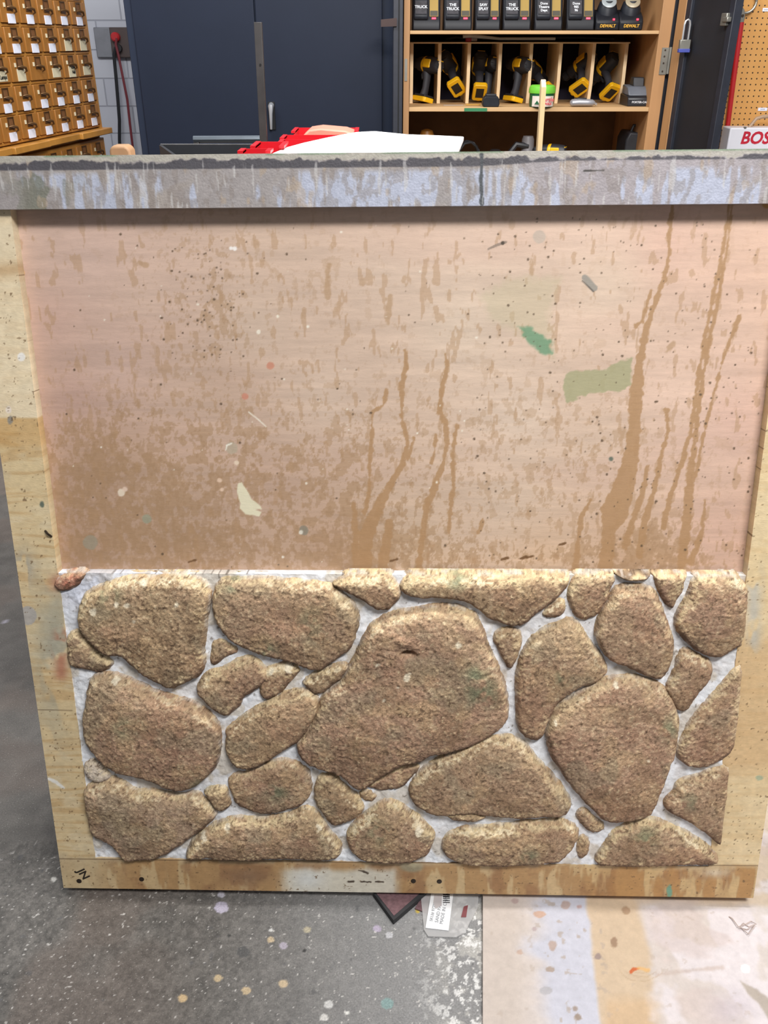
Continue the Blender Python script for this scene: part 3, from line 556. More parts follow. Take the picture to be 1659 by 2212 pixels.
# ================================================================== FLOOR
def floor_col(U, V, Z):
    X, Y = project(np.stack([U.ravel(), V.ravel(), U.ravel() * 0], -1)); X = X.reshape(U.shape); Y = Y.reshape(U.shape)
    C = np.zeros(U.shape + (3,)) + np.array((98, 95, 91))
    n = fbm(U * 5, V * 5, 301, 4); n2 = fbm(U * 40, V * 40, 303, 4); n3 = fbm(U * 160, V * 160, 305, 3, .6)
    C = C * (1 + .25 * (n - .5) + .3 * (n2 - .5) + .55 * (n3 - .5) * ((V > .5) & (V < 1.15)))[..., None]
    vis = (V > .5) & (V < 1.2) & (U < .4) & (U > -.8)
    C = mixc(C, (146, 147, 148), .8 * sst(350, 950, X) * vis); C = mixc(C, (116, 100, 90), .35 * sst(.5, .7, fbm(U * 6, V * 6, 307, 3)) * sst(500, 200, X))
    C = mixc(C, (188, 186, 180), .75 * sst(.47, .56, fbm(U * 28, V * 28, 309, 4)) * sst(900, 1030, X) * vis); C = mixc(C, (232, 232, 230), .85 * sst(.56, .62, fbm(U * 120, V * 120, 311, 4, .65)) * sst(860, 1010, X) * vis)
    C = mixc(C, (214, 211, 206), .8 * vis * sst(.84, .87, fbm(U * 210, V * 210, 313, 2))); C = mixc(C, (84, 84, 86), .5 * vis * sst(.86, .9, fbm(U * 60, V * 60, 315, 2)))
    j = (fbm(U * 300, V * 300, 317, 2) - .5) * 8
    for x, y, r, c in [(585, 2030, 8, (205, 184, 150)), (612, 2043, 9, (178, 170, 184)), (471, 2113, 9, (200, 178, 140)), (532, 2140, 10, (200, 178, 142)), (612, 2125, 10, (204, 182, 148)), (395, 2156, 10, (206, 178, 134)), (664, 2008, 8, (182, 172, 146)),
                       (478, 1960, 15, (190, 184, 204)), (478, 1932, 8, (186, 184, 196)), (116, 1900, 6, (226, 224, 218)), (525, 2056, 14, (82, 82, 82)), (495, 2021, 4, (50, 50, 50)), (657, 2053, 4, (44, 44, 44)), (815, 2006, 9, (180, 168, 190)), (841, 2020, 8, (196, 196, 200)),
                       (902, 1968, 5, (200, 170, 60)), (836, 2168, 14, (128, 158, 156)), (750, 2188, 5, (236, 236, 230)), (710, 2170, 10, (206, 206, 204)), (700, 2198, 9, (216, 214, 210)), (452, 1961, 3, (236, 236, 230)), (585, 2009, 4, (230, 230, 228)), (12, 1344, 5, (180, 176, 190))]:
        C = mixc(C, c, .85 * blob_m(X, Y, x, y, r, 1.6, j * .5, .85) * ((V > .6) & (V < 2.5)))
    return np.clip(C, 0, 255)
M_floor = attr_mat('worn speckled concrete', .6, 330., .30, .2, 260., spk=[(420., .68, (178, 176, 170), 2.0), (560., .69, (72, 72, 72), 7.0)], bdist=.001)
fl = grid_obj('floor', steps((-4, -1.6, .3), (-1.6, -.7, .012), (-.7, .32, .002), (.32, 4.5, .2)), steps((-2.5, .5, .2), (.5, .72, .004), (.72, 1.12, .0018), (1.12, 3, .008), (3, 7.4, .3)), 0., floor_col, M_floor)
tag(fl, kind='structure')

# ---- plywood sheet on the floor at the right
SHT = .009
A0 = onz(1043, 1935, SHT); A1 = onz(1043, 2212, SHT)
ang = math.atan2(A1.x - A0.x, -(A1.y - A0.y))
sheet_pos = A0 + (A0 - A1).normalized() * .55
sheet = thing('plywood_sheet', 'pinkish white paint-spattered plywood sheet lying on the floor at the right', 'plywood sheet', (sheet_pos.x, sheet_pos.y, 0), 0)
xd = Vector((math.cos(ang), math.sin(ang), 0)); yd = Vector((-math.sin(ang), math.cos(ang), 0))
sheet.rotation_euler = (0, 0, ang)
def sh_col(U, V, Z):
    P = np.stack([sheet_pos.x + U.ravel() * xd.x + V.ravel() * yd.x, sheet_pos.y + U.ravel() * xd.y + V.ravel() * yd.y, U.ravel() * 0 + SHT], -1)
    X, Y = project(P); X = X.reshape(U.shape); Y = Y.reshape(U.shape)
    n = fbm(U * 14, V * 14, 331, 4); e = (fbm(U * 12, V * 25, 333, 3) - .5) * 40
    C = np.zeros(U.shape + (3,)) + np.array((205, 195, 189))
    C = mixc(C, (197, 185, 175), .8 * sst(1150, 1100, X + e)); C = mixc(C, (195, 197, 210), .9 * sst(1130, 1190, X + e * 2) * sst(1285, 1268, X - .1 * (Y - 2000) + e * .3))
    C = mixc(C, (202, 179, 150), .9 * sst(1268, 1280, X - .1 * (Y - 2000) + e * .3) * sst(1400, 1375, X - .12 * (Y - 2000) + e)); C = mixc(C, (205, 183, 155), .7 * sst(1965, 1945, Y + e * .5) * sst(1290, 1320, X))
    C = mixc(C, (202, 170, 132), .6 * sst(2140, 2175, Y + e) * sst(1300, 1320, X) * sst(1440, 1400, X)); C = mixc(C, (222, 216, 222), .6 * sst(.5, .62, n) * sst(1380, 1420, X))
    C = mixc(C, (196, 178, 172), .4 * sst(.52, .66, fbm(U * 9, V * 18, 335, 4)) * sst(1380, 1420, X)); C = mixc(C, (186, 176, 186), .55 * np.exp(-((X - 1580) / 50.) ** 2 - ((Y - 2180) / 40.) ** 2))
    j = (fbm(U * 120, V * 120, 337, 3) - .5) * 9
    sp = fbm(U * 75, V * 75, 339, 3)
    C = mixc(C, (172, 158, 146), .5 * sst(.74, .77, sp) * sst(1140, 1180, X) * sst(1330, 1290, X)); C = mixc(C, (176, 160, 146), .3 * sst(.78, .81, sp))
    for x, y, r, c, a in [(1165, 1976, 13, (196, 160, 138), .6), (1222, 1955, 9, (176, 154, 146), 1), (1113, 1945, 7, (176, 154, 150), .8), (1122, 2057, 8, (190, 164, 148), .8), (1192, 2042, 8, (176, 154, 142), 1.4), (1190, 2094, 10, (168, 150, 136), .6), (1155, 2005, 5, (176, 160, 160), 1), (1178, 2140, 14, (176, 174, 178), .6),
                       (1326, 2035, 8, (150, 122, 98), 1.6), (1352, 1967, 10, (166, 136, 108), .9), (1250, 2196, 7, (150, 134, 120), 1), (1243, 2178, 6, (156, 140, 128), 1), (1250, 1958, 6, (180, 150, 146), .8), (1292, 2066, 6, (150, 132, 128), .9), (1610, 2093, 9, (246, 244, 240), 1)]:
        C = mixc(C, c, .85 * blob_m(X, Y, x, y, r, 1.6, j * .8, a))
    C = mixc(C, (196, 90, 40), .9 * line_m(X, Y, [(1362, 2100, 3), (1368, 2094, 4), (1380, 2092, 2)], 1.2, j * .3)); C = mixc(C, (224, 176, 110), .8 * line_m(X, Y, [(1378, 2091, 3), (1400, 2096, 4)], 2.5, j * .5))
    for rr in (18, 26, 34): C = mixc(C, (176, 150, 120), .4 * sst(1.6, .4, np.abs(np.hypot((X - 1385) * .7, Y - 2085) - rr + j * .6)) * sst(2092, 2104, Y))
    C = mixc(C, (158, 146, 130), .7 * sst(-3, 3, poly_sd(X, Y, [(1598, 2118), (1640, 2140), (1700, 2190), (1700, 2260), (1640, 2170), (1615, 2145)]) + j * .5))
    C = mixc(C, (186, 168, 158), .6 * line_m(X, Y, [(1420, 2105, 4), (1480, 2098, 3), (1560, 2090, 4)], 4, j))
    return np.clip(C * (1 + .07 * (fbm(U * 90, V * 90, 341, 3) - .5))[..., None], 0, 255)
M_sheet = attr_mat('spattered plywood', .6, 160., .05, .12, 420.)
SW_, SL_ = 1.1, 1.25
grid_obj('sheet_board', steps((0, .62, .002), (.62, SW_, .03)), steps((-SL_ + .02, -SL_ + .45, .03), (-SL_ + .45, -.2, .002), (-.2, .32, .01)) - .0, SHT, sh_col, M_sheet, sheet, skirt=.0)

# ---- little things on the floor
M_maroon = mat('maroon abrasive', (112, 84, 88), .8, 0, .25, 160, .4); M_rubber = mat('black foam rubber', (52, 52, 54), .8)
def flat_poly(name, px, z0, z1, m, parent=None, bevel=0):
    P = [onz(x, y, z1) for x, y in px]; c = sum((q for q in P), Vector()) / len(P)
    return MB().prism([(q.x, q.y) for q in P], z0, z1, 'z').build(name, m, parent, bevel, False)
pad = thing('sanding_pad', 'maroon diamond-cornered sanding pad with black foam edge poking from under the panel', 'sanding pad')
flat_poly('foam_base', [(806, 1928), (850, 1988), (920, 1928), (860, 1880)], 0.0005, .012, M_rubber, pad); flat_poly('abrasive_face', [(812, 1928), (851, 1978), (908, 1928), (860, 1890)], .012, .0128, M_maroon, pad)
pad2 = flat_poly('sanding_sheet', [(896, 1962), (925, 1973), (945, 1930), (922, 1920)], .0005, .003, M_maroon); tag(pad2, 'maroon sanding sheet corner lying between the diamond pad and the white card', 'sanding sheet')
mb_, nt, b = nodes_mat('clear plastic film'); b.inputs['Base Color'].default_value = (.75, .75, .75, 1); b.inputs['Roughness'].default_value = .18; b.inputs['Alpha'].default_value = .33
M_film = mb_
M_card = mat('white printed card', (236, 238, 240), .6, 0, .02); M_print = mat('grey print', (130, 134, 140), .6); M_black = mat('black print', (24, 24, 26), .6); M_red = mat('red print', (128, 70, 74), .6)
bag = thing('plastic_bag', 'clear plastic bag with white printed card, on the concrete against the plywood sheet', 'plastic bag')
flat_poly('film', [(908, 1925), (1034, 1925), (1032, 1960), (1004, 2014), (985, 2024), (925, 2022), (916, 2008)], .0035, .0052, M_film, bag)
card = flat_poly('header_card', [(932, 1925), (980, 1925), (969, 2010), (919, 2004)], .0055, .0065, M_card, bag)
flat_poly('red_tag', [(1002, 1958), (1011, 1955), (1007, 1981), (996, 1981)], .0053, .0058, M_red, bag)
c0 = onz(938, 1998, .0068); c1 = onz(951, 1935, .0068); ta = math.atan2((c1 - c0).y, (c1 - c0).x)
for s, px, py, sz in (('SKU# 97785', 931, 1990, .0075), ('SAND PAD', 943, 1993, .0085), ('MADE IN CHINA', 953, 1996, .0085)):
    q = onz(px, py, .0068); text('card_print', s, sz, M_print, card, Matrix.Translation(q) @ Matrix.Rotation(ta, 4, 'Z'), 0, 0, 'LEFT', .0001)
for i in range(5):
    y = 1931 + i * 4.2; flat_poly('barcode_bar', [(957, y), (972, y + 1), (971.5, y + 1 + (2.6 if i < 2 else 1.6)), (956.5, y + (2.6 if i < 2 else 1.6))], .0066, .0069, M_black, card)
flat_poly('torn_patch', [(938, 1933), (955, 1933), (954, 1956), (941, 1963), (936, 1950)], .0066, .007, mat('bare grey board', (190, 184, 184), .8), card)
q = onz(1610, 2000, SHT)
rs = np.random.RandomState(3); pth = [(0, 0, 0)]
string_pts = [(1575, 1980), (1582, 1984), (1595, 2002), (1612, 1996), (1622, 1990), (1634, 1996), (1618, 2002), (1606, 1994), (1598, 2004), (1614, 2008), (1630, 2000), (1617, 2018), (1600, 2003)]
tag(MB().tube([onz(x, y, SHT + .0015 + .002 * (i % 3)) for i, (x, y) in enumerate(string_pts)], .0009, 6).build('string_scrap', mat('grey string', (196, 180, 172), .8)), 'tangled scrap of pale string on the plywood sheet', 'string')

# ================================================================== ROOM
mw, nt, b = nodes_mat('painted block wall')
tc = nt.nodes.new('ShaderNodeTexCoord'); mp = nt.nodes.new('ShaderNodeMapping'); br = nt.nodes.new('ShaderNodeTexBrick'); bp = nt.nodes.new('ShaderNodeBump')
mp.inputs['Rotation'].default_value = (math.radians(90), 0, 0)
br.inputs['Scale'].default_value = 1; br.inputs['Brick Width'].default_value = .37; br.inputs['Row Height'].default_value = .183; br.inputs['Mortar Size'].default_value = .006; br.inputs['Mortar Smooth'].default_value = .6
br.inputs['Color1'].default_value = (*lin((186, 188, 196)), 1); br.inputs['Color2'].default_value = (*lin((176, 178, 188)), 1); br.inputs['Mortar'].default_value = (*lin((150, 152, 162)), 1)
nt.links.new(tc.outputs['Object'], mp.inputs['Vector']); nt.links.new(mp.outputs['Vector'], br.inputs['Vector']); nt.links.new(br.outputs['Color'], b.inputs['Base Color'])
bp.inputs['Strength'].default_value = .5; bp.inputs['Distance'].default_value = .01; bp.invert = True; nt.links.new(br.outputs['Fac'], bp.inputs['Height']); nt.links.new(bp.outputs['Normal'], b.inputs['Normal']); b.inputs['Roughness'].default_value = .6
YW = 7.0
tag(MB().box(-4, 4.5, YW, YW + .15, 0, 3.4).build('wall_back', mw, smooth=False), kind='structure')

tag(MB().box(-3.35, -3.2, -2.5, YW, 0, 3.4).build('wall_left', mw, smooth=False), kind='structure')
tag(MB().box(3.6, 3.75, -2.5, YW, 0, 3.4).build('wall_right', mw, smooth=False), kind='structure')
# outlet with cords on the back wall
M_plate = mat('grey steel plate', (128, 130, 136), .45, .4); M_brown = mat('brown box', (74, 62, 60), .6); M_redp = mat('red plastic', (176, 30, 34), .4); M_blk = mat('black rubber', (24, 25, 29), .5)
o = at(243, 92, YW); ob = thing('outlet_box', 'grey and brown electrical outlet box on the block wall behind the catalogue', 'outlet box', (o.x, YW - .001, o.z))
def px_w(px, Y): return px * Y / (F) * (CP)            # approximate metres per pixel count at depth Y
MB().box(-.115, .0, -.03, 0, -.095, .095).build('cover_plate', M_plate, ob, .006); MB().box(.0, .14, -.045, 0, -.095, .095).build('receptacle_box', M_brown, ob, .006)
MB().lathe([(.03, -.045), (.03, -.085), (.02, -.095)], 'y', 18, (.045, 0, .035)).build('red_plug', M_redp, ob); MB().lathe([(.024, -.045), (.024, -.08)], 'y', 18, (.055, 0, -.035)).build('black_plug', M_blk, ob)
def cord(name, label, m, pts, r, Y): 
    P = [at(x, y, Y) for x, y in pts]
    return tag(MB().tube(P, r, 8).build(name, m), label, 'cord')
cord('electrical_cable', 'black power cord hanging down the block wall from the outlet', M_blk, [(250, 103), (246, 118), (250, 160), (255, 220), (258, 260), (258, 300), (260, 345), (262, 420), (264, 560)], .012, YW - .08)
cord('electrical_cable', 'thin dark red power cord hanging beside the black one', mat('dark red rubber', (112, 40, 48), .5), [(252, 82), (250, 95), (256, 120), (265, 165), (275, 215), (281, 270), (287, 320), (292, 360), (300, 560)], .009, YW - .09)

# ---- card catalogue
M_oak = mat('golden oak', (180, 126, 56), .42, 0, .16, 9, 0, (1, 1, .12)); M_oak2 = mat('oak drawer front', (160, 107, 48), .42, 0, .2, 16, 0, (1, 1, .25)); M_bronze = mat('bronze pull', (110, 80, 50), .35, .6)
M_stick = mat('white sticker', (232, 234, 250), .6, 0, .02); M_cream = mat('cream paper', (212, 202, 172), .7, 0, .05); M_hold = mat('brown card slot', (122, 82, 48), .6); M_dark = mat('dark gap', (46, 28, 14), .8)
cat_psi = math.radians(8.3); YR = 5.0; q = at(216, 264, YR)
cat = thing('card_catalog', 'golden oak card catalogue with rows of small drawers at the far left', 'card catalogue', (q.x, q.y, 0), 0)
# local: +x along the front away to the right/back, -y out of the front
ea = Vector((math.sin(cat_psi), math.cos(cat_psi), 0)); eb = Vector((-ea.y, ea.x, 0))
cat.matrix_world = Matrix(((ea.x, eb.x, 0, q.x), (ea.y, eb.y, 0, q.y), (0, 0, 1, 0), (0, 0, 0, 1)))
PC, PR, NC, zb = .163, .1135, 8, .9485
LW = NC * PC
MB().box(-LW - .03, .02, .02, .42, zb - .06, zb + 6 * PR + .03).build('case', M_oak, cat, .004)
fr = MB()
for c in range(NC + 1): fr.box(-c * PC - .006, -c * PC + .006, .002, .03, zb, zb + 6 * PR + .02)
for r in range(7): fr.box(-LW - .03, .02, .004, .03, zb + r * PR - .006, zb + r * PR + .006)
fr.box(-LW - .03, -LW - .0, .0, .03, zb - .05, zb + 6 * PR + .02); fr.box(0, .02, .0, .03, zb - .05, zb + 6 * PR + .02); fr.build('front_frame', M_oak, cat, .001)
for k in range(4):
    MB().box(-(k + 1) * PC * 2 + .006, -k * PC * 2 + (.03 if k == 0 else -.002), -.05 + .012 * (k % 2), .03, zb - .04, zb - .012).build('pull_out_shelf', M_oak, cat, .003)
MB().box(-LW - .03, .02, .0, .42, .06, zb - .06).build('lower_case', M_oak, cat, .004)
MB().box(-LW - .02, .01, .03, .42, .0, .06).build('plinth', M_dark, cat)
def make_drawer(style):
    d = MB().box(.008, PC - .008, -.006, .02, .008, PR - .008).build('drawer', M_oak2, cat, .002)
    cx = PC * .5
    MB().box(cx - .020, cx + .020, -.0075, -.004, .062, .100).build('card_slot', M_hold, d)
    f = MB(); f.box(cx - .024, cx - .019, -.011, -.004, .056, .103); f.box(cx + .019, cx + .024, -.011, -.004, .056, .103); f.box(cx - .024, cx + .024, -.011, -.004, .099, .104); f.box(cx - .024, cx + .024, -.011, -.004, .055, .061); f.build('label_holder', M_bronze, d)
    MB().tube([(cx - .022, -.009, .066), (cx - .008, -.020, .068), (cx + .010, -.028, .062), (cx + .020, -.026, .050), (cx + .018, -.014, .042)], [.003, .0065, .006, .004, .002], 8).build('pull', M_bronze, d)
    if style != 'none':
        sw, sh = {'a': (.030, .033), 'b': (.038, .036), 'c': (.034, .044)}[style]
        zc = .024 if style == 'a' else .034
        MB().box(cx - sw + .003, cx + sw + .003, -.0085, -.0055, max(.004, zc - sh * .55), zc + sh * .55).build('sticker', M_stick if style == 'a' else M_cream, d)
    MB().box(cx - .043, cx - .033, -.010, -.004, .066, .082).build('number_tag', M_cream, d)
    return d
protos = {s: make_drawer(s) for s in 'abc'}; protos['none'] = make_drawer('none')
used = set()
def drawer_at(style, x, z):
    d = protos[style] if style not in used else copy_tree(protos[style], cat)
    used.add(style); d.location = (x, 0, z); return d
for r in range(6):
    for c in range(NC):
        st = 'a'
        if (r, c) in ((3, 0), (3, 1)): st = 'c'
        if r == 2: st = {0: 'b', 1: 'c', 2: 'b', 3: 'none', 4: 'c', 5: 'b'}.get(c, 'b')
        drawer_at(st, -(c + 1) * PC, zb + r * PR)
for c in range(NC): drawer_at('a', -(c + 1) * PC, zb - .055 - PR - .012)
text('handwriting', 'Roof\nNail', .021, M_black, cat, Matrix.Translation((-1.42 * PC, -.0100, zb + 2 * PR + .042)) @ Matrix.Rotation(math.pi / 2, 4, 'X'), .0004)
text('handwriting', 'Lamps', .022, M_black, cat, Matrix.Translation((-5.45 * PC, -.0100, zb + 2 * PR + .03)) @ Matrix.Rotation(math.pi / 2, 4, 'X'), .0004)

# ---- blue steel cabinet
YB = 4.6
M_blue = mat('navy cabinet enamel', (27, 33, 47), .5, 0, .05, 5); M_blue2 = mat('navy frame enamel', (34, 41, 56), .5, 0, .05, 5)
for m_ in (M_blue, M_blue2): m_.node_tree.nodes['Principled BSDF'].inputs['Specular IOR Level'].default_value = .2
M_seam = mat('black seam', (8, 9, 12), .8); M_chrome = mat('chrome', (196, 198, 202), .28, .7)
xl = at(306, 335, YB).x; xs0 = at(282, 5, YB).x; xm = at(550, 20, YB).x; xr = at(826, 150, YB).x; xe = at(850, 150, YB).x
bc = thing('storage_cabinet', 'tall navy blue steel cabinet with two doors behind the panel', 'cabinet', ((xl + xe) / 2, YB, 0)); ox = (xl + xe) / 2
MB().box(xl - ox, xe - ox, .012, .55, 0.05, 2.0).build('carcass', M_blue2, bc, .004)
MB().box(xl - ox + .02, xe - ox - .02, .04, .5, 0, .05).build('plinth', M_seam, bc)
dl = MB().box(xs0 - ox, xm - ox - .003, -.006, .014, .1, 1.95).build('door', M_blue, bc, .004); dr = MB().box(xm - ox + .003, xr - ox, -.006, .014, .1, 1.95).build('door', M_blue, bc, .004)
h = at(586, 245, YB - .03); hx = h.x - ox
MB().box(hx - .016, hx + .016, -.012, -.004, h.z - .075, h.z + .05).build('handle_plate', M_seam, dr, .003)
MB().tube([(hx, -.006, h.z + .035), (hx, -.035, h.z + .03), (hx - .001, -.04, h.z + .0), (hx - .004, -.034, h.z - .07)], [.014, .013, .009, .006], 10).build('handle', M_chrome, dr)

# ---- wooden tool cabinet
YT = 4.4
M_pine = mat('weathered pine', (164, 122, 80), .6, 0, .16, 12, 0, (1, 1, .1)); M_pine2 = mat('shadowed pine', (150, 106, 62), .65, 0, .18, 10, 0, (1, 1, .15)); M_shelf = mat('shelf ply edge', (186, 150, 106), .6, 0, .12, 20, 0, (.15, 1, 1)); M_backp = mat('dim plywood', (104, 76, 48), .75, 0, .2, 8)
M_navyp = mat('chipped navy paint', (32, 35, 45), .5, 0, .15, 30); M_steel = mat('galvanised steel', (140, 138, 130), .4, .7)
def X(px, py, Y): return at(px, py, Y).x
def Zh(py, Y): return at(CX, py, Y).z
tx0, tx1 = X(871.5, 150, YT), X(884.5, 150, YT); tx2, tx3 = X(1411, 170, YT), X(1436, 170, YT)
zS1, zS2 = Zh(66, YT), Zh(232, YT)
ox = (tx0 + tx3) / 2
tcab = thing('tool_cabinet', 'open wooden tool cabinet with charger shelf above and drill shelf below', 'cabinet', (ox, YT, 0))
MB().box(tx0 - ox, tx1 - ox, 0, .62, .06, 1.75).build('side_panel', M_pine, tcab, .002); MB().box(tx2 - ox, tx3 - ox, 0, .62, .06, 1.75).build('side_panel', M_pine, tcab, .002)
MB().box(tx3 - ox + .001, tx3 - ox + .045, .03, .6, .06, 1.75).build('dark_gap_strip', M_navyp, tcab); MB().box(tx0 - ox, tx3 - ox, .62, .635, .06, 1.75).build('back_panel', M_backp, tcab); MB().box(tx0 - ox, tx3 - ox, 0, .62, 1.75, 1.79).build('top_panel', M_pine, tcab); MB().box(tx0 - ox, tx3 - ox, .0, .5, .0, .06).build('plinth', M_pine2, tcab)  # first box: navy strip added so the gap beside the door looks dark
for z, nm in ((zS1, 'shelf'), (zS2, 'shelf'), (.74, 'shelf')):
    MB().box(tx1 - ox, tx2 - ox, .004, .618, z - (.018 if z < 1.2 else .014), z).build(nm, M_shelf, tcab, .0015)
MB().prism([(0, 0), (.075, 0), (.05, .008), (.025, .008)], 0, .0012, 'z')
g_ = flat = MB().box(X(1003, 240, YT) - ox, X(1052, 240, YT) - ox, -.0006, .004, zS2 - .017, zS2 - .003).build('green_paint_patch', mat('green paint', (40, 110, 70), .5), tcab)
xb = X(849, 150, YT - .02)
MB().box(xb - ox, tx0 - ox - .004, -.03, .45, .06, 1.78).build('left_door', M_navyp, tcab, .003)
MB().box(xb - ox + .022, xb - ox + .028, -.0315, -.029, .06, 1.78).build('door_seam', M_seam, tcab)
h = at(877, 135, YT); hg = MB().box(h.x - ox - .006, h.x - ox + .006, -.003, 0, h.z - .075, h.z + .015).build('hinge', M_steel, tcab)
h = at(840, 49, YT - .035); MB().prism([(h.x - ox - .035, h.z + .012), (h.x - ox + .035, h.z + .018), (h.x - ox + .035, h.z - .014), (h.x - ox - .035, h.z - .016)], -.04, -.034, 'y').build('hasp', mat('rusty hasp', (66, 52, 50), .6, .5), tcab)
h = at(1446, 130, YT); hg = MB(); hg.box(h.x - ox - .04, h.x - ox - .008, -.004, .0, h.z - .058, h.z + .05); hg.lathe([(.008, h.z - .055), (.008, h.z + .052)], 'z', 10, (h.x - ox - .002, -.006, 0)); hg.build('hinge', M_steel, tcab)
for dz in (-.045, -.012, .015, .04): MB().lathe([(.004, 0), (.004, .001)], 'y', 8, (h.x - ox - .026, -.0055, h.z + dz)).build('screw', M_screw, tcab)

# right-hand door of the tool cabinet, swung open towards the viewer
d0 = Vector((X(1469, 5, YT), YT - .02, 0)); d1 = Vector((X(1592, 5, YT - .46), YT - .46, 0))
da = (d1 - d0).normalized(); DL = (d1 - d0).length
door = thing('cabinet_door', 'black and navy open door of the tool cabinet, with a padlock on its edge', 'cabinet door', (d0.x, d0.y, 0))
dn = Vector((da.y, -da.x, 0))              # faces left, to the viewer
if dn.x > 0: dn = -dn
door.matrix_world = Matrix(((da.x, dn.x, 0, d0.x), (da.y, dn.y, 0, d0.y), (0, 0, 1, 0), (0, 0, 0, 1)))
def along(px, py):                          # distance along the door seen at a pixel
    d = ray(px, py); den = da.x * d.y - da.y * d.x
    return (-d0.x * d.y + d0.y * d.x) / den
s1, s2, s3 = along(1489, 5), along(1499, 5), along(1581, 5)
M_pitch = mat('matt black panel', (22, 23, 29), .6, 0, .2, 6)
MB().box(0, s1, -.03, .012, .06, 1.75).build('hinge_stile', M_pine, door, .002); MB().box(s1, s2, -.03, .010, .06, 1.75).build('painted_edge', M_navyp, door, .002)
MB().box(s2, s3, -.03, -.004, .06, 1.75).build('door_panel', M_pitch, door); MB().box(s3, DL, -.03, .006, .06, 1.75).build('latch_stile', M_navyp, door, .002)
zl = at(1568, 40, d1.y).z; lt = MB(); lt.box(s3 - .03, s3 + .012, .004, .02, zl - .025, zl + .02); lt.box(s3 - .01, s3 + .03, .006, .026, zl - .012, zl + .006); lt.build('latch', M_steel, door, .003)
# padlock
sp = along(1497, 60); pp = d0 + da * sp + dn * .028; zt = at(1500, 42, pp.y).z
pl = thing('padlock', 'silver padlock with blue bottom band hanging on the black cabinet door', 'padlock', (pp.x, pp.y, zt))
MB().tube([(-.012, 0, -.075), (-.012, 0, -.02), (-.009, 0, -.006), (0, 0, 0), (.009, 0, -.006), (.012, 0, -.02), (.012, 0, -.075)], .0042, 8).build('shackle', M_chrome, pl)
MB().box(-.023, .023, -.011, .011, -.115, -.075).build('body', M_steel, pl, .003); MB().box(-.024, .024, -.012, .012, -.125, -.110).build('bumper_band', mat('blue plastic', (62, 72, 150), .5), pl, .002)

# ---- cubby rack on the drill shelf
YC = YT + .26
M_pale = mat('pale birch', (236, 208, 166), .55, 0, .08, 10, 0, (1, 1, .1)); M_cloth = mat('dark purple felt', (22, 16, 34), .9)
zC0 = zS2; zC1 = Zh(91, YC)
c_px = [(889, 150), (949, 150), (1012, 150), (1079, 150), (1145, 150), (1208, 150), (1279, 150), (1348.5, 150)]
cx_ = [X(a, b, YC) for a, b in c_px]; ox = (cx_[0] + cx_[-1]) / 2
rack = thing('cubby_rack', 'pale birch rack of seven upright drill cubbies on the cabinet shelf', 'rack', (ox, YC, zC0)); hh = zC1 - zC0
for x in cx_:
    MB().prism([(.0, hh - .006), (-.006, hh * .32), (.014, .0), (.33, 0), (.33, hh - .006)], x - ox - .008, x - ox + .008, 'x').build('divider', M_pale, rack, .001)
MB().box(cx_[0] - ox - .009, cx_[-1] - ox + .012, -.006, .33, hh - .006, hh).build('top_board', M_pale, rack, .001)
MB().box(cx_[0] - ox - .008, cx_[-1] - ox + .008, .33, .342, 0, hh).build('back_cloth', M_cloth, rack)

# ---- cordless drills
M_yel = mat('yellow tool plastic', (232, 178, 22), .4, 0, .06); M_tool = mat('black tool plastic', (36, 37, 42), .5, 0, .15, 40); M_grip = mat('dark grey rubber', (48, 48, 54), .65); M_win = mat('dark battery terminal', (30, 26, 22), .6)
def make_drill():
    root = thing('cordless_drill', 'x', 'drill', (0, 0, 0), 0, 'cordless drills in the cubbies')
    ft = MB(); ft.prism([(-.026, -.05), (.026, -.05), (.034, -.04), (.034, .04), (.024, .048), (-.024, .048), (-.034, .04), (-.034, -.04)], 0, .022, 'z'); ft.build('battery_foot', M_yel, root, .003)
    MB().prism([(-.030, -.044), (.030, -.044), (.030, .036), (-.030, .036)], .022, .032, 'z').build('foot_collar', M_tool, root, .004)
    MB().box(-.019, .019, -.030, .026, -.0015, .004).build('battery_terminal', M_win, root); MB().box(-.008, .008, .044, .052, .002, .018).build('release_clip', M_yel, root, .001)
    MB().tube([(0, .0, .026), (0, -.004, .06), (0, .0, .10), (0, .012, .145)], [.022, .018, .019, .024], 14, .82).build('grip', M_grip, root)
    MB().tube([(0, .026, .10), (0, .036, .118), (0, .034, .135)], .009, 8).build('trigger', M_tool, root)
    mc = MB().lathe([(.012, -.075), (.028, -.070), (.034, -.058), (.037, -.03), (.0385, .012)], 'y', 22, (0, 0, .165)).build('motor_cap', M_tool, root)
    st = MB()
    for z in (-.018, .0, .018): st.box(-.026 + abs(z) * .4, .026 - abs(z) * .4, -.0745, -.060, .165 + z - .0018, .165 + z + .0018)
    st.build('vent_rib', M_grip, mc)
    MB().box(-.018, .018, -.0725, -.060, .186, .190).build('badge', M_yel, mc)
    MB().lathe([(.036, .008), (.0375, .012), (.0375, .026), (.034, .032)], 'y', 22, (0, 0, .165)).build('motor_housing', M_yel, root)
    sh_ = MB(); sh_.box(-.0395, -.030, -.040, .012, .148, .186); sh_.box(.030, .0395, -.040, .012, .148, .186); sh_.build('side_shell', M_yel, root, .006)
    MB().lathe([(.0345, .030), (.033, .055), (.030, .075), (.022, .082), (.022, .11), (.010, .125)], 'y', 22, (0, 0, .165)).build('chuck', M_tool, root)
    return root
drill0 = make_drill()
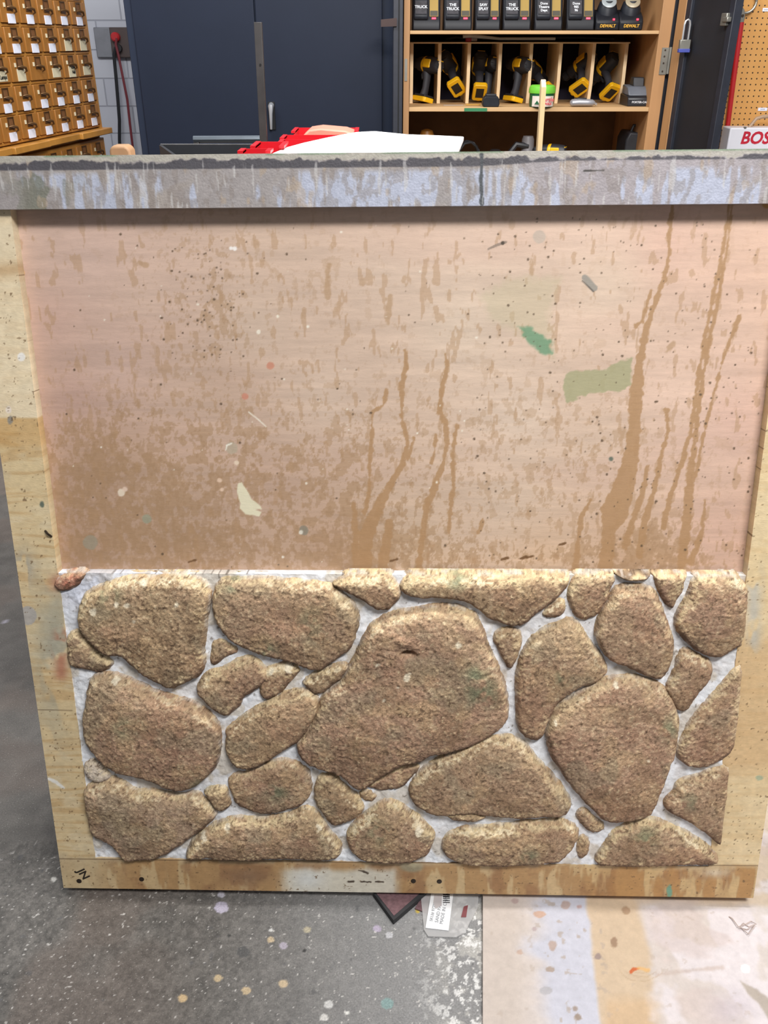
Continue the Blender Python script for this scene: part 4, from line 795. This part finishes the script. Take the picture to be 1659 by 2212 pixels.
def place_drill(px, py, up, yaw, label, dY=.03, first=[True], s=1.0):
    r = drill0 if first[0] else copy_tree(drill0); first[0] = False
    q = at(px, py, YC + dY); q.z = max(q.z, zS2 + .001) if abs(up[1]) > .3 else zS2 + .006; upv = Vector(up).normalized(); f = Vector((math.sin(yaw), math.cos(yaw), 0)); f = (f - upv * f.dot(upv)).normalized(); xr_ = f.cross(upv)
    R = Matrix(((xr_.x, f.x, upv.x, 0), (xr_.y, f.y, upv.y, 0), (xr_.z, f.z, upv.z, 0), (0, 0, 0, 1)))
    r.matrix_world = Matrix.Translation(q) @ R @ Matrix.Scale(s, 4); r['label'] = label
    return r
U_ = math.radians
place_drill(912, 213, (.22, .10, 1), U_(-38), 'upright black and yellow drill in the leftmost cubby', .045)
place_drill(987, 192, (-.20, .78, .62), U_(12), 'tipped drill with yellow foot facing out in the second cubby from the left', .03)
place_drill(1036, 202, (.03, .72, .70), U_(0), 'tipped drill with yellow foot, left of the two in the third cubby', .03)
place_drill(1050, 206, (.10, .12, 1), U_(-15), 'upright drill behind, right of the two in the third cubby', .12)
place_drill(1107, 214, (.22, .10, 1), U_(-25), 'upright black drill in the fourth cubby, left of the green tub', .045)
place_drill(1187, 200, (-.45, .76, .60), U_(15), 'tipped drill half hidden behind the green tub and stick', .06)
place_drill(1252, 193, (.17, .76, .64), U_(-22), 'tipped drill with slanted yellow foot in the second cubby from the right', .03)
place_drill(1318, 203, (-.06, .72, .72), U_(-22), 'tipped drill with yellow foot in the rightmost cubby', .03)

# ---- chargers on the top shelf
M_chg = mat('black charger plastic', (26, 27, 32), .42, 0, .15, 30); M_batt = mat('glossy black battery', (30, 32, 38), .3, 0, .2, 40); M_lab = mat('yellow rating label', (140, 112, 40), .55, 0, .05); M_lab2 = mat('label black band', (50, 44, 26), .55)
M_led = mat('red led', (255, 40, 60), .4, 0, .0, 1, 0, (1, 1, 1), 5.0); M_panel = mat('shiny grey battery label', (50, 48, 52), .3, 0, .35, 50); M_ink2 = mat('white marker', (190, 192, 196), .6); M_gold = mat('gold lettering', (200, 150, 40), .5)
for m_ in (M_chg, M_batt, M_panel): m_.node_tree.nodes['Principled BSDF'].inputs['Specular IOR Level'].default_value = .22; m_.node_tree.nodes['Principled BSDF'].inputs['Roughness'].default_value = .45
tilt = math.atan2(.045, .10)
def slab(x0, x1, a0, a1, off, th):          # thin plate on the slanted charger face, a = distance up the slope
    e = Vector((0, math.sin(tilt), math.cos(tilt))); n = Vector((0, -math.cos(tilt), math.sin(tilt))); o = Vector((0, .008, .044))
    vs = []
    for t in (off, off + th):
        for x, a in ((x0, a0), (x1, a0), (x1, a1), (x0, a1)): vs.append(Vector((x, 0, 0)) + o + e * a + n * t)
    return MB().add(vs, [(0, 1, 2, 3), (7, 6, 5, 4), (0, 4, 5, 1), (1, 5, 6, 2), (2, 6, 7, 3), (3, 7, 4, 0)])
def make_charger():
    r = thing('battery_charger', 'x', 'charger', (0, 0, 0), 0, 'battery chargers on the top shelf')
    MB().prism([(0, 0), (0, .032), (.008, .044), (.053, .144), (.11, .160), (.13, .13), (.13, 0)], -.062, .062, 'x').build('charger_body', M_chg, r, .006)
    b_ = MB().prism([(.000, .042), (-.004, .056), (.034, .142), (.045, .17), (.11, .175), (.11, .035)], -.056, .006, 'x').build('battery_pack', M_batt, r, .005)
    slab(-.050, .000, .014, .070, .0178, .001).build('battery_label', M_panel, b_)
    slab(.014, .052, .012, .085, .0005, .001).build('rating_label', M_lab, r); slab(.016, .050, .014, .036, .0012, .001).build('label_band', M_lab2, r)
    slab(.024, .042, .000, .007, .0005, .002).build('status_light', M_led, r)
    return r
def tex_slant(name, s, size, m, parent, x, a, off, fat=.0004):
    e = Vector((0, math.sin(tilt), math.cos(tilt))); n = Vector((0, -math.cos(tilt), math.sin(tilt))); o = Vector((x, .008, .044)) + e * a + n * off
    return text(name, s, size, m, parent, Matrix.Translation(o) @ Matrix.Rotation(math.pi / 2 - tilt, 4, 'X'), fat)
ch0 = make_charger(); chs = [(920, 63, 'TRUCK', 'charger at the left end of the top shelf'), (988, 63, 'THE\nTRUCK', 'second charger from the left on the top shelf'), (1052, 66, 'SAW\nSPLAY', 'third charger from the left on the top shelf'), (1115, 66, 'THE\nTRUCK', 'fourth charger from the left, above the fourth cubby'),
       (1183, 67, 'Done\nTheatre\nDept', 'charger with three bright handwritten lines on its battery'), (1252, 66, 'Done\n985\n96', 'charger with grey battery label, just left of the two round ones')]
crs = [ch0] + [copy_tree(ch0) for _ in chs[1:]]
for i, (px, py, s, lb) in enumerate(chs):
    r = crs[i]
    q = at(px + 1, py, YT + .03); r.location = (q.x, YT + .03, zS1); r['label'] = 'black ' + lb
    if i == 2: r.scale = (.9, 1, 1)
    tex_slant('handwriting', s, .0145 if s.count('\n') == 2 else .017, M_ink2, [c for c in r.children if c.name.startswith('battery_pack')][0], -.025, .044, .0192)
for px, lb in ((1311, 'black round-battery charger, third item from the right stile side, left of the two with gold letters'), (1362, 'black round-battery charger at the right end of the top shelf')):
    q = at(px, 66, YT + .03); r = thing('battery_charger', lb, 'charger', (q.x, YT + .03, zS1), 0, 'battery chargers on the top shelf')
    r['label'] = 'black charger with gold lettering, left of the two round-battery ones' if px < 1330 else 'black charger with gold lettering at the right end of the top shelf'
    MB().prism([(0, 0), (-.002, .035), (.012, .055), (.05, .075), (.13, .085), (.13, 0)], -.053, .053, 'x').build('charger_body', M_chg, r, .007)
    bt = MB().lathe([(.045, .05), (.045, .085), (.038, .105), (.034, .115)], 'z', 26, (.004, .06, 0)).build('battery_pack', M_batt, r)
    o_ = MB(); o_.M = Matrix.Translation((.004, .036, .112)) @ Matrix.Rotation(U_(48), 4, 'X'); o_.lathe([(.033, 0), (.033, .004), (.030, .006)], 'z', 24); o_.build('round_sticker', mat('grey round sticker', (150, 156, 158) if px < 1330 else (156, 144, 122), .35, .2), bt)
    text('maker_lettering', 'DEWALT', .017, M_gold, r, XZ((.0, -.004, .018)), .0005, .15); MB().box(.022, .030, -.003, .012, .040, .047).build('status_light', M_led, r)

# ---- cables over the rack
M_wht = mat('white cable', (196, 192, 184), .5)
zt = zC1 + .012
P = [(X(p, 88, YC + .0), YC + .012 + .004 * math.sin(p * .05), zt + dz) for p, dz in ((1000, .012), (1015, .014), (1040, .010), (1080, .002), (1140, .002), (1200, .002))]
tag(MB().tube(P, [.008, .008, .008, .006, .006, .006], 8).build('white_cable', M_wht), 'white cable lying along the top of the cubby rack', 'cable')
q = at(1012, 82, YC + .04); pg = thing('red_connector', 'red plug connector lying on top of the rack by the white cable', 'plug', (q.x, YC + .03, zC1 + .001)); MB().box(-.015, .013, -.012, .012, 0, .022).build('plug_body', M_redp, pg, .003); MB().tube([(.013, 0, .012), (.04, 0, .012)], .010, 8).build('sleeve', M_wht, pg)
tag(MB().tube([(X(965, 80, YC + .1), YC + .12, zt), (X(985, 80, YC + .1), YC + .10, zt + .008), (X(1000, 80, YC + .1), YC + .12, zt + .004), (X(1260, 80, YC + .1), YC + .14, zt + .006), (X(1330, 80, YC + .1), YC + .13, zt)], .005, 8).build('grey_cable', mat('grey cable', (110, 106, 100), .5)), 'grey cable trailing behind the white one on the rack top', 'cable')

# ---- things on the drill shelf in front of the rack
YF = YT + .035
def shelf_pt(px, Y=YF): return Vector((X(px, 226, Y), Y, zS2))
q = shelf_pt(1060); bt = thing('battery_pack', 'black loose battery pack on the shelf edge before the third cubby', 'battery', q)
MB().prism([(-.034, 0), (.034, 0), (.039, .012), (.036, .034), (.028, .046), (-.028, .046), (-.036, .034), (-.039, .012)], -.02, .05, 'y').build('case', M_batt, bt, .004); MB().box(-.024, .024, -.01, .04, .046, .054).build('terminal_block', M_tool, bt, .002)
q = shelf_pt(1169); tb = thing('cleaner_tub', 'green tub with lime lid and white label on the drill shelf', 'tub', q)
MB().lathe([(.052, 0), (.055, .004), (.057, .058), (.056, .062)], 'z', 32).build('tub_body', mat('dark green plastic', (14, 82, 48), .4), tb); MB().lathe([(.060, .058), (.061, .062), (.061, .074), (.058, .086), (.05, .092), (.0005, .093)], 'z', 32).build('lid', mat('lime green lid', (110, 190, 60), .4), tb)
lb = MB(); n = 14; vs = []; fs = []
for k in range(n):
    g = U_(-150 + 4 + k * (112 / (n - 1))); vs += [(.0585 * math.cos(g), .0585 * math.sin(g), .004), (.0585 * math.cos(g), .0585 * math.sin(g), .048)]
for k in range(n - 1): fs.append((2 * k, 2 * k + 2, 2 * k + 3, 2 * k + 1))
lbl = lb.add(vs, fs).build('label', mat('white tub label', (214, 200, 190), .5), tb)
text('lettering', 'Turtle', .024, mat('red lettering', (190, 50, 60), .5), tb, XZ((.016, -.0600, .034)), .0004, .2); text('lettering', 'WAX', .014, bpy.data.materials['red lettering'], tb, XZ((.02, -.0600, .016)), .0006)
MB().prism([(-.042, .014), (-.03, .03), (-.018, .014)], -.0605, -.0595, 'y').build('emblem', bpy.data.materials['dark green plastic'], lbl)
q = shelf_pt(1258); sv = thing('silver_hand_tool', 'small rounded silver hand tool lying on the drill shelf', 'tool', q)
MB().tube([(-.058, 0, .016), (-.05, 0, .017), (-.02, 0, .019), (.02, 0, .018), (.045, 0, .017), (.056, 0, .016)], [.008, .0155, .0165, .0155, .0145, .008], 14, 1.3).build('housing', mat('silver paint', (168, 168, 174), .35, .5), sv); MB().tube([(.052, 0, .016), (.066, .004, .010)], .006, 8).build('knob', M_chrome, sv); MB().box(-.03, .015, -.01, .02, .032, .038).build('cap', M_tool, sv, .002)
q = shelf_pt(1384, YT + .06); pc = thing('grey_charger', 'grey and black battery charger at the right end of the drill shelf', 'charger', q)
MB().prism([(0, 0), (0, .034), (.012, .044), (.16, .05), (.16, 0)], -.062, .058, 'x').build('charger_base', mat('black base', (30, 31, 36), .4), pc, .005)
MB().prism([(.012, .044), (.03, .066), (.05, .082), (.15, .088), (.15, .046)], -.058, .054, 'x').build('charger_top', mat('grey charger plastic', (92, 96, 104), .45), pc, .006)
up_ = MB(); up_.prism([(.06, .08), (.07, .12), (.12, .12), (.14, .08)], -.03, .02, 'x'); up_.build('battery_slot', M_tool, pc, .004); text('lettering', 'PORTER-CABLE', .0125, M_ink2, pc, XZ((.0, -.0015, .018)), .0004)
q = shelf_pt(1022, YT + .12); tag(MB().tube([(q.x - .035, q.y, zS2 + .004), (q.x + .0, q.y - .001, zS2 + .004), (q.x + .035, q.y, zS2 + .004)], .004, 6).build('drill_bit', mat('gold bit', (190, 150, 80), .35, .6)), 'gold twist drill bit on the shelf left of the loose battery', 'drill bit')
q = shelf_pt(978, YT + .12); tag(MB().prism([(q.x - .045, q.y - .012), (q.x - .005, q.y - .012), (q.x + .05, q.y - .003), (q.x + .05, q.y + .003), (q.x - .005, q.y + .01), (q.x - .045, q.y + .01)], zS2 + .0005, zS2 + .004, 'z').build('paddle_bit', mat('dull bit steel', (150, 136, 122), .5, .3)), 'flat grey paddle bit on the shelf below the second cubby', 'drill bit')

# ---- the dim lower compartment
zL = .74; YL = YT + .22
M_amber = mat('amber plastic', (150, 100, 36), .45)
q = at(922, 290, YL); a_ = thing('amber_sander', 'rounded amber tool in the shadowy lower left of the cabinet', 'tool', (q.x, YL, zL)); MB().lathe([(.06, 0), (.06, .05), (.045, .10), (.035, .16), (.038, .19), (.028, .215), (.01, .222)], 'z', 20).build('housing', M_amber, a_); MB().tube([(.03, 0, .12), (.09, .0, .13), (.12, 0, .09)], .014, 8).build('grip', M_tool, a_)
P = []
for k in range(34):
    g = k * .55; P.append((X(1012, 320, YL - .1) + (.055 + .004 * math.sin(k)) * math.cos(g), YL - .1 + .03 * math.sin(k * .3), zL + .09 + .085 * math.sin(g) + .0))
tag(MB().tube(P, .006, 7).build('cord_coil', M_blk), 'black coiled cord in the lower compartment right of the white sheet', 'cord')
q = at(1140, 310, YL - .05); g_ = thing('grey_grinder', 'grey barrelled tool standing in the lower compartment left of the stick', 'tool', (q.x, YL - .05, zL)); MB().lathe([(.045, 0), (.045, .09), (.032, .11), (.03, .18), (.024, .195)], 'z', 18).build('barrel', mat('dull grey casting', (118, 114, 116), .5), g_); MB().tube([(0, -.02, .15), (-.06, -.03, .16), (-.09, -.03, .12)], .014, 8).build('side_handle', M_tool, g_)
r = copy_tree(drill0); r['label'] = 'yellow drill standing in the lower compartment just right of the stick'; r['group'] = 'tools in the lower compartment'
q = at(1196, 322, YL - .12); r.matrix_world = Matrix.Translation((q.x, YL - .12, zL)) @ Matrix.Rotation(U_(65), 4, 'Z') @ Matrix.Scale(.82, 4)
q = at(1372, 300, YL); kx = thing('tool_case', 'black tool case at the lower right inside the cabinet', 'case', (q.x, YL, zL)); MB().prism([(-.065, 0), (.07, 0), (.07, .13), (.02, .21), (-.05, .215), (-.065, .18)], -.08, .1, 'y').build('shell', M_tool, kx, .008); MB().tube([(-.03, -.02, .21), (-.02, -.02, .24), (.01, -.02, .24), (.015, -.02, .21)], .008, 8).build('handle', M_tool, kx)
q = at(1070, 318, YL - .05); c_ = thing('dark_sander', 'dark palm tool beside the coiled cord in the lower compartment', 'tool', (q.x, YL - .05, zL)); MB().box(-.05, .05, -.05, .05, 0, .04).build('base_plate', M_tool, c_, .006); MB().lathe([(.04, .04), (.045, .08), (.04, .12), (.02, .135)], 'z', 18).build('housing', mat('charcoal plastic', (40, 38, 40), .5), c_)

# ---- pegboard with its tools
YP = 4.66
mp_, nt, b = nodes_mat('perforated hardboard'); N = nt.nodes.new; K = nt.links.new
tc = N('ShaderNodeTexCoord'); sx = N('ShaderNodeSeparateXYZ'); K(tc.outputs['Object'], sx.inputs['Vector'])
def cell(sock):
    d = N('ShaderNodeMath'); d.operation = 'DIVIDE'; d.inputs[1].default_value = .0254; K(sock, d.inputs[0])
    f = N('ShaderNodeMath'); f.operation = 'FRACT'; K(d.outputs[0], f.inputs[0])
    s = N('ShaderNodeMath'); s.operation = 'SUBTRACT'; s.inputs[1].default_value = .5; K(f.outputs[0], s.inputs[0])
    p = N('ShaderNodeMath'); p.operation = 'POWER'; p.inputs[1].default_value = 2; a = N('ShaderNodeMath'); a.operation = 'ABSOLUTE'; K(s.outputs[0], a.inputs[0]); K(a.outputs[0], p.inputs[0]); return p.outputs[0]
ad = N('ShaderNodeMath'); K(cell(sx.outputs['X']), ad.inputs[0]); K(cell(sx.outputs['Z']), ad.inputs[1])
mr = N('ShaderNodeMapRange'); mr.inputs['From Min'].default_value = .014; mr.inputs['From Max'].default_value = .024; K(ad.outputs[0], mr.inputs['Value'])
nz = N('ShaderNodeTexNoise'); nz.inputs['Scale'].default_value = 5; rp = N('ShaderNodeValToRGB'); rp.color_ramp.elements[0].color = (*lin((196, 140, 72)), 1); rp.color_ramp.elements[1].color = (*lin((218, 164, 96)), 1); K(tc.outputs['Object'], nz.inputs['Vector']); K(nz.outputs['Fac'], rp.inputs['Fac'])
mx = N('ShaderNodeMix'); mx.data_type = 'RGBA'; mx.inputs['A'].default_value = (*lin((44, 30, 14)), 1); K(mr.outputs['Result'], mx.inputs['Factor']); K(rp.outputs['Color'], mx.inputs['B']); K(mx.outputs['Result'], b.inputs['Base Color']); b.inputs['Roughness'].default_value = .5
xp0 = X(1528, 300, YP); pb = MB().box(0, 1.2, 0, .006, .0, 1.9).build('pegboard', mp_, smooth=False); pb.location = (xp0, YP, 0); tag(pb, 'tan perforated pegboard panel behind the bolt cutter at the upper right', 'pegboard')
tag(MB().box(xp0, xp0 + 1.2, YP + .006, YP + .1, 0, 1.9).build('trim_1', M_pine2, smooth=False), kind='structure')
# bolt cutter
YK = YP - .03
bk = thing('bolt_cutter', 'red handled bolt cutter hanging on the pegboard', 'bolt cutter', at(1568, 300, YK)); o_ = Vector(at(1568, 300, YK))
pt = lambda x, y, dy=0: Vector(at(x, y, YK)) - o_ + Vector((0, dy, 0))
MB().tube([pt(1601, 48), pt(1594, 100), pt(1584, 175), pt(1571, 279)], [.0135, .0135, .0125, .0115], 12).build('handle', M_redp, bk); gp = [pt(1570.5, 276), pt(1567, 298), pt(1565, 320), pt(1562, 350)]
gb = MB()
gb.tube(gp, .0185, 12)
for k in range(9):
    t = k / 9; c_ = gp[0].lerp(gp[3], t + .03); gb.tube([c_ + Vector((0, 0, .004)), c_ - Vector((0, 0, .004))], .0205, 12)
gb.build('grip', M_blk, bk)
jw = MB(); jw.prism([(pt(*q).x, pt(*q).z) for q in [(1592, 12), (1600, 11), (1607, 22), (1608, 36), (1605, 49), (1592, 50), (1587, 42), (1594, 36), (1590, 26)]], -.012, .012, 'y'); jw.build('jaw_head', M_steel, bk, .003)
MB().lathe([(.006, -.016), (.006, .016)], 'y', 12, tuple(pt(1602, 34))).build('pivot_bolt', M_screw, bk)
q = at(1578, 118, YK); br_ = thing('steel_bracket', 'small grey steel clamp hanging on the pegboard left of the bolt cutter', 'clamp', q); MB().box(-.022, .012, -.01, .012, -.07, .04).build('body', M_steel, br_, .003); MB().prism([(-.012, -.07), (.014, -.07), (.006, -.105), (-.02, -.115)], -.008, .008, 'y').build('jaw', M_steel, br_, .002); MB().box(-.018, .006, -.013, -.008, -.03, -.012).build('green_badge', mat('green badge', (60, 120, 80), .5), br_); MB().tube([(-.01, 0, .04), (.012, -.006, .075), (-.004, -.006, .10)], .003, 6).build('wire_hook', M_chrome, br_)
q = at(1614, 4, YP - .025); P = [(q.x + .045 * math.cos(g), 0 + YP - .02, q.z + .045 * math.sin(g)) for g in np.linspace(0, 6.28, 24)]; tag(MB().tube(P, .006, 8).build('ring_hanger', M_steel), 'grey steel ring hanging at the top of the pegboard', 'ring')
# labels and the white case
for px, py, w, lb in ((1655, 21, .035, 'small white label high on the pegboard'), (1647, 236, .045, 'small white label on the pegboard just above the white case')):
    q = at(px, py, YP); l_ = MB().box(-w / 2, w / 2, -.002, 0, -.007, .007).build('peg_label', M_stick, pb); l_.location = (q.x - xp0, -.001, q.z); text('lettering', 'SANDER', .006, M_print, l_, XZ((0, -.0026, 0)), 0)
YK2 = YP - .16
q0 = at(1578, 276, YK2); q1 = at(1579, 320, YK2)
cs = thing('power_tool_case', 'white tool case with red lettering at the right edge before the pegboard', 'tool case', (q0.x, YK2, q0.z - .30))
MB().box(0, .36, 0, .11, 0, .30).build('case_shell', mat('white case plastic', (226, 226, 234), .4, 0, .02), cs, .006)
lz = at(1630, 299, YK2).z - (q0.z - .30); lx = at(1600, 299, YK2).x - q0.x
text('lettering', 'BOSCH', .075, mat('crimson lettering', (190, 28, 52), .5), cs, XZ((lx, -.0008, lz)), .0022, .16, 'LEFT')
hp = lambda x, y: Vector((at(x, y, YK2 + .05).x - q0.x, .05, at(x, y, YK2 + .05).z - (q0.z - .30)))
MB().tube([hp(1616, 278), hp(1624, 268), hp(1634, 256), hp(1648, 252), hp(1668, 251), hp(1690, 258), hp(1700, 278)], .0085, 8).build('carry_handle', mat('tan handle', (176, 146, 118), .5), cs); MB().box(.065, .075, -.004, .01, .298, .304).build('catch', M_steel, cs)
wb = thing('wall_bench', 'wooden bench along the pegboard carrying the white tool case', 'bench', (q0.x - .02, YK2 - .1, 0)); zc = q0.z - .302
MB().box(0, 1.1, 0, .24, zc - .03, zc).build('bench_top', M_pine, wb, .002)
for x in (.03, 1.03): MB().box(x, x + .04, .03, .22, 0, zc - .03).build('leg', M_pine2, wb)

# ================================================================== THE BENCH BEHIND THE PANEL AND WHAT LIES ON IT
ZT = .88
M_btop = mat('worn bench top', (140, 116, 88), .6, 0, .2, 6)
bn = thing('workbench', 'wooden workbench behind the leaning panel, carrying bins and steel', 'workbench', (0.05, 1.95, 0))
MB().box(-.68, .8, -.42, .95, ZT - .04, ZT).build('bench_top', M_btop, bn, .003)
for x in (-.62, .68):
    for y in (-.36, .84): MB().box(x, x + .06, y, y + .06, 0, ZT - .04).build('leg', M_pine2, bn)
M_mild = mat('dark mild steel', (68, 66, 66), .45, .4, .2, 20); M_mild2 = mat('black sheet steel', (30, 32, 37), .6, .0, .15, 10)
# upright steel angle
YS = 2.25; b0 = at(571, 335, YS); b1 = at(557, 48, YS); dirv = (b1 - b0) / (b1 - b0).length; base = b0 + dirv * ((ZT - b0.z) / dirv.z)
sp_ = thing('steel_post', 'upright dark steel angle post rising behind the panel in front of the navy cabinet', 'post', base)
h = b1 - base
L_ = MB(); L_.prism([(-.0085, -.006), (.0085, -.006), (.0085, .012), (.0045, .012), (.0045, -.002), (-.0085, -.002)], 0, 1, 'z'); L_.v = [(x + h.x * z, y, z * h.z) for x, y, z in L_.v]; L_.build('angle_bar', M_mild, sp_, .0006)
MB().box(-.012, .012, -.012, .02, 0, .012).build('foot_plate', M_mild, sp_); MB().lathe([(.0025, -.0075), (.0025, -.0055)], 'y', 8, tuple(h * .83 + Vector((.002, 0, 0)))).build('bolt_hole', M_seam, sp_)
# welded steel tube frame
YQ = 2.74; c0 = at(424, 301, YQ); c1 = at(566, 300, YQ)
sf = thing('welded_stand', 'low dark steel tube frame left of the upright post', 'frame', (c0.x, YQ, ZT))
for xx in (0, c1.x - c0.x): MB().box(xx - .008, xx + .008, -.008, .008, 0, c0.z - ZT - .008).build('leg', M_mild, sf, .001)
MB().tube([(-.008, 0, c0.z - ZT), (c1.x - c0.x + .008, 0, c1.z - ZT)], .0095, 8).build('cross_tube', mat('bright steel tube', (104, 112, 120), .35, .7), sf)
# dark tray
zt = 1.085
C4 = [onz(347, 313, zt), onz(388, 342, zt), onz(612, 342, zt), onz(612, 313, zt)]
ty = thing('steel_tray', 'shallow black sheet steel tray on the bench left of the red bins', 'tray', (0, 0, ZT))
tr = MB()
for i in range(4):
    a, b_ = C4[i], C4[(i + 1) % 4]; n = (b_ - a).cross(Vector((0, 0, 1))).normalized() * .004
    tr.prism([(a.x - n.x, a.y - n.y), (b_.x - n.x, b_.y - n.y), (b_.x + n.x, b_.y + n.y), (a.x + n.x, a.y + n.y)], 0, zt - ZT, 'z')
tr.build('tray_wall', M_mild2, ty); MB().prism([(q.x, q.y) for q in C4], 0, .004, 'z').build('tray_floor', M_mild2, ty)
a, b_ = C4[0], C4[3]; MB().tube([a - Vector((0, 0, ZT)), b_ - Vector((0, 0, ZT))], .003, 6).build('rolled_edge', M_mild, ty)
# red stacking bins
M_redb = mat('red bin plastic', (200, 24, 36), .35, 0, .05)
def red_bin(px, py, Y, w, d, hgt, label, rz=0.0):
    q = at(px, py, Y); hgt = q.z - ZT - .001; r = thing('stacking_bin', label, 'bin', (q.x, Y, q.z - hgt), rz, 'red stacking bins'); t = .004
    MB().box(0, w, 0, d, 0, t).build('bin_floor', M_redb, r)
    for a0, a1 in ((0, t), (w - t, w)): MB().prism([(0, 0), (d, 0), (d, hgt), (.35 * d, hgt), (.18 * d, hgt - .03), (0, hgt - .04)], a0, a1, 'x').build('side_wall', M_redb, r, .001)
    MB().box(0, w, d - t, d, 0, hgt).build('back_wall', M_redb, r); MB().box(0, w, 0, t, 0, hgt - .05).build('front_lip', M_redb, r)
    [MB().box(a0, a0 + .01, .3 * d, d, hgt - .004, hgt + .001).build('rim', M_redb, r) for a0 in (-.006, w - .004)]; return r
red_bin(541, 321, 1.80, .055, .13, .10, 'red stacking bin nearest the upright steel post', U_(0)); red_bin(516, 330, 1.72, .05, .07, .09, 'red stacking bin lowest and leftmost, left of the steel post', U_(0))
red_bin(600, 313, 2.05, .12, .12, .11, 'red stacking bin right of the steel post under the white sheet', U_(0)); red_bin(606, 302, 2.20, .15, .12, .12, 'red stacking bin with raised rim just left of the white sheet', U_(0)); red_bin(630, 288, 2.36, .16, .16, .12, 'red stacking bin farthest back, under the peach cushion', U_(0))
# peach cushion
cz = at(700, 290, 2.42).z; x0, x1 = X(652, 286, 2.42), X(772, 286, 2.42)
pe = MB().prism([(x0, cz - .012), (x0 + .004, cz - .002), (x0 + .02, cz + .011), (x0 + .05, cz + .015), (x1 - .03, cz + .010), (x1, cz), (x1 + .01, cz - .012)], 2.40, 2.52, 'y').build('foam_cushion', mat('peach vinyl', (206, 140, 118), .5, 0, .06), None, .004); tag(pe, 'peach coloured cushion lying on the red bins behind the white sheet', 'cushion')
# white foam sheet
zs = 1.156
pp_ = [(560, 345), (580, 334), (618, 318), (655, 308), (700, 298), (740, 290), (770, 285), (810, 283), (850, 287), (880, 290), (940, 292), (1002, 295), (994, 314), (985, 334), (975, 350), (900, 352), (760, 352), (640, 350)]
wp = [onz(x, y, zs) for x, y in pp_]
ws = MB().prism([(q.x, q.y) for q in wp], zs - .010, zs, 'z').build('foam_sheet', mat('bright white foam', (248, 248, 250), .6, 0, .01), None, .002); tag(ws, 'bright white foam sheet lying over the red bins just behind the panel', 'sheet')
bx = MB(); q = (at(800, 330, 1.95)); bl = thing('foam_block', 'block under the white foam sheet', 'block', (q.x, 2.0, ZT)); MB().box(-.1, .15, -.08, .1, 0, zs - .011 - ZT).build('block_body', M_pale, bl)
# wooden post end
q = at(262, 316, 2.0); wpst = thing('wooden_post', 'rounded top of a pale wooden post at the left behind the panel', 'post', (q.x, 2.0, ZT)); hz = q.z - ZT
MB().prism([(-.0215, 0), (.0235, 0), (.0235, hz - .008), (.019, hz), (.012, hz + .003), (-.012, hz + .003), (-.018, hz), (-.0215, hz - .008)], -.022, .022, 'y').build('post_body', mat('rubbed wood', (172, 134, 98), .6, 0, .14, 18, 0, (1, 1, .2)), wpst, .005, seg=3)
# upright stick
ys = 1.9; q = at(1170, 330, ys); t_ = at(1176, 172, ys); st = thing('wooden_stick', 'thin upright pale wooden stick before the green tub', 'stick', (q.x, ys, ZT)); hh_ = t_.z - ZT
k = MB(); k.prism([(0, 0), (.02, 0), (.02, hh_ - .003), (.012, hh_), (0.0, hh_ - .013)], -.0048, .0048, 'x'); k.v = [(x + (t_.x - q.x) * (z / hh_), y, z) for x, y, z in k.v]; k.build('stick_body', mat('pale maple', (206, 182, 138), .55, 0, .06, 20, 0, (1, 1, .1)), st, .0006)
MB().box(-.02, .02, -.015, .035, 0, .02).build('stick_foot', M_pale, st)

# ================================================================== LIGHT, WORLD, CAMERA
def area(name, loc, target, sx_, sy_, power, colr=(1, 1, 1)):
    l = bpy.data.lights.new(name, 'AREA'); l.shape = 'RECTANGLE'; l.size = sx_; l.size_y = sy_; l.energy = power; l.color = colr
    o = bpy.data.objects.new(name, l); COL.objects.link(o); o.location = loc
    o.rotation_euler = (Vector(target) - Vector(loc)).to_track_quat('-Z', 'Y').to_euler(); return o
area('ceiling_light_front', (.85, -.40, 3.0), (.2, 1.1, .5), 1.3, .35, 89, (1, .98, .96))
area('fill_light_middle', (.45, 1.4, 2.8), (.5, 4.3, .9), 1.6, .4, 88, (1, .98, .96))  # unseen fill, set low and forward to lighten the cubby rack
area('fill_light_side', (1.5, 2.6, 3.2), (1.6, 4.6, 1.0), 1.2, .4, 30, (1, .98, .95))  # added fill without a visible fixture, brightens the pegboard side
area('ceiling_light_back', (-1.3, 3.2, 3.2), (-1.2, 4.9, 1.0), 2.0, .5, 95, (.98, .99, 1))
w = bpy.data.worlds.new('world'); scene.world = w; w.use_nodes = True
w.node_tree.nodes['Background'].inputs[0].default_value = (.93, .96, 1, 1); w.node_tree.nodes['Background'].inputs[1].default_value = .20
cam = bpy.data.cameras.new('camera'); co = bpy.data.objects.new('camera', cam); COL.objects.link(co)
cam.sensor_fit = 'VERTICAL'; cam.sensor_height = 36; cam.lens = 36 * F / H; cam.clip_start = .02
co.location = (0, 0, CH); co.rotation_euler = (math.pi / 2 - PITCH, 0, 0)
scene.camera = co
scene.view_settings.view_transform = 'Standard'; scene.view_settings.look = 'None'; scene.view_settings.exposure = 0; scene.view_settings.gamma = 1
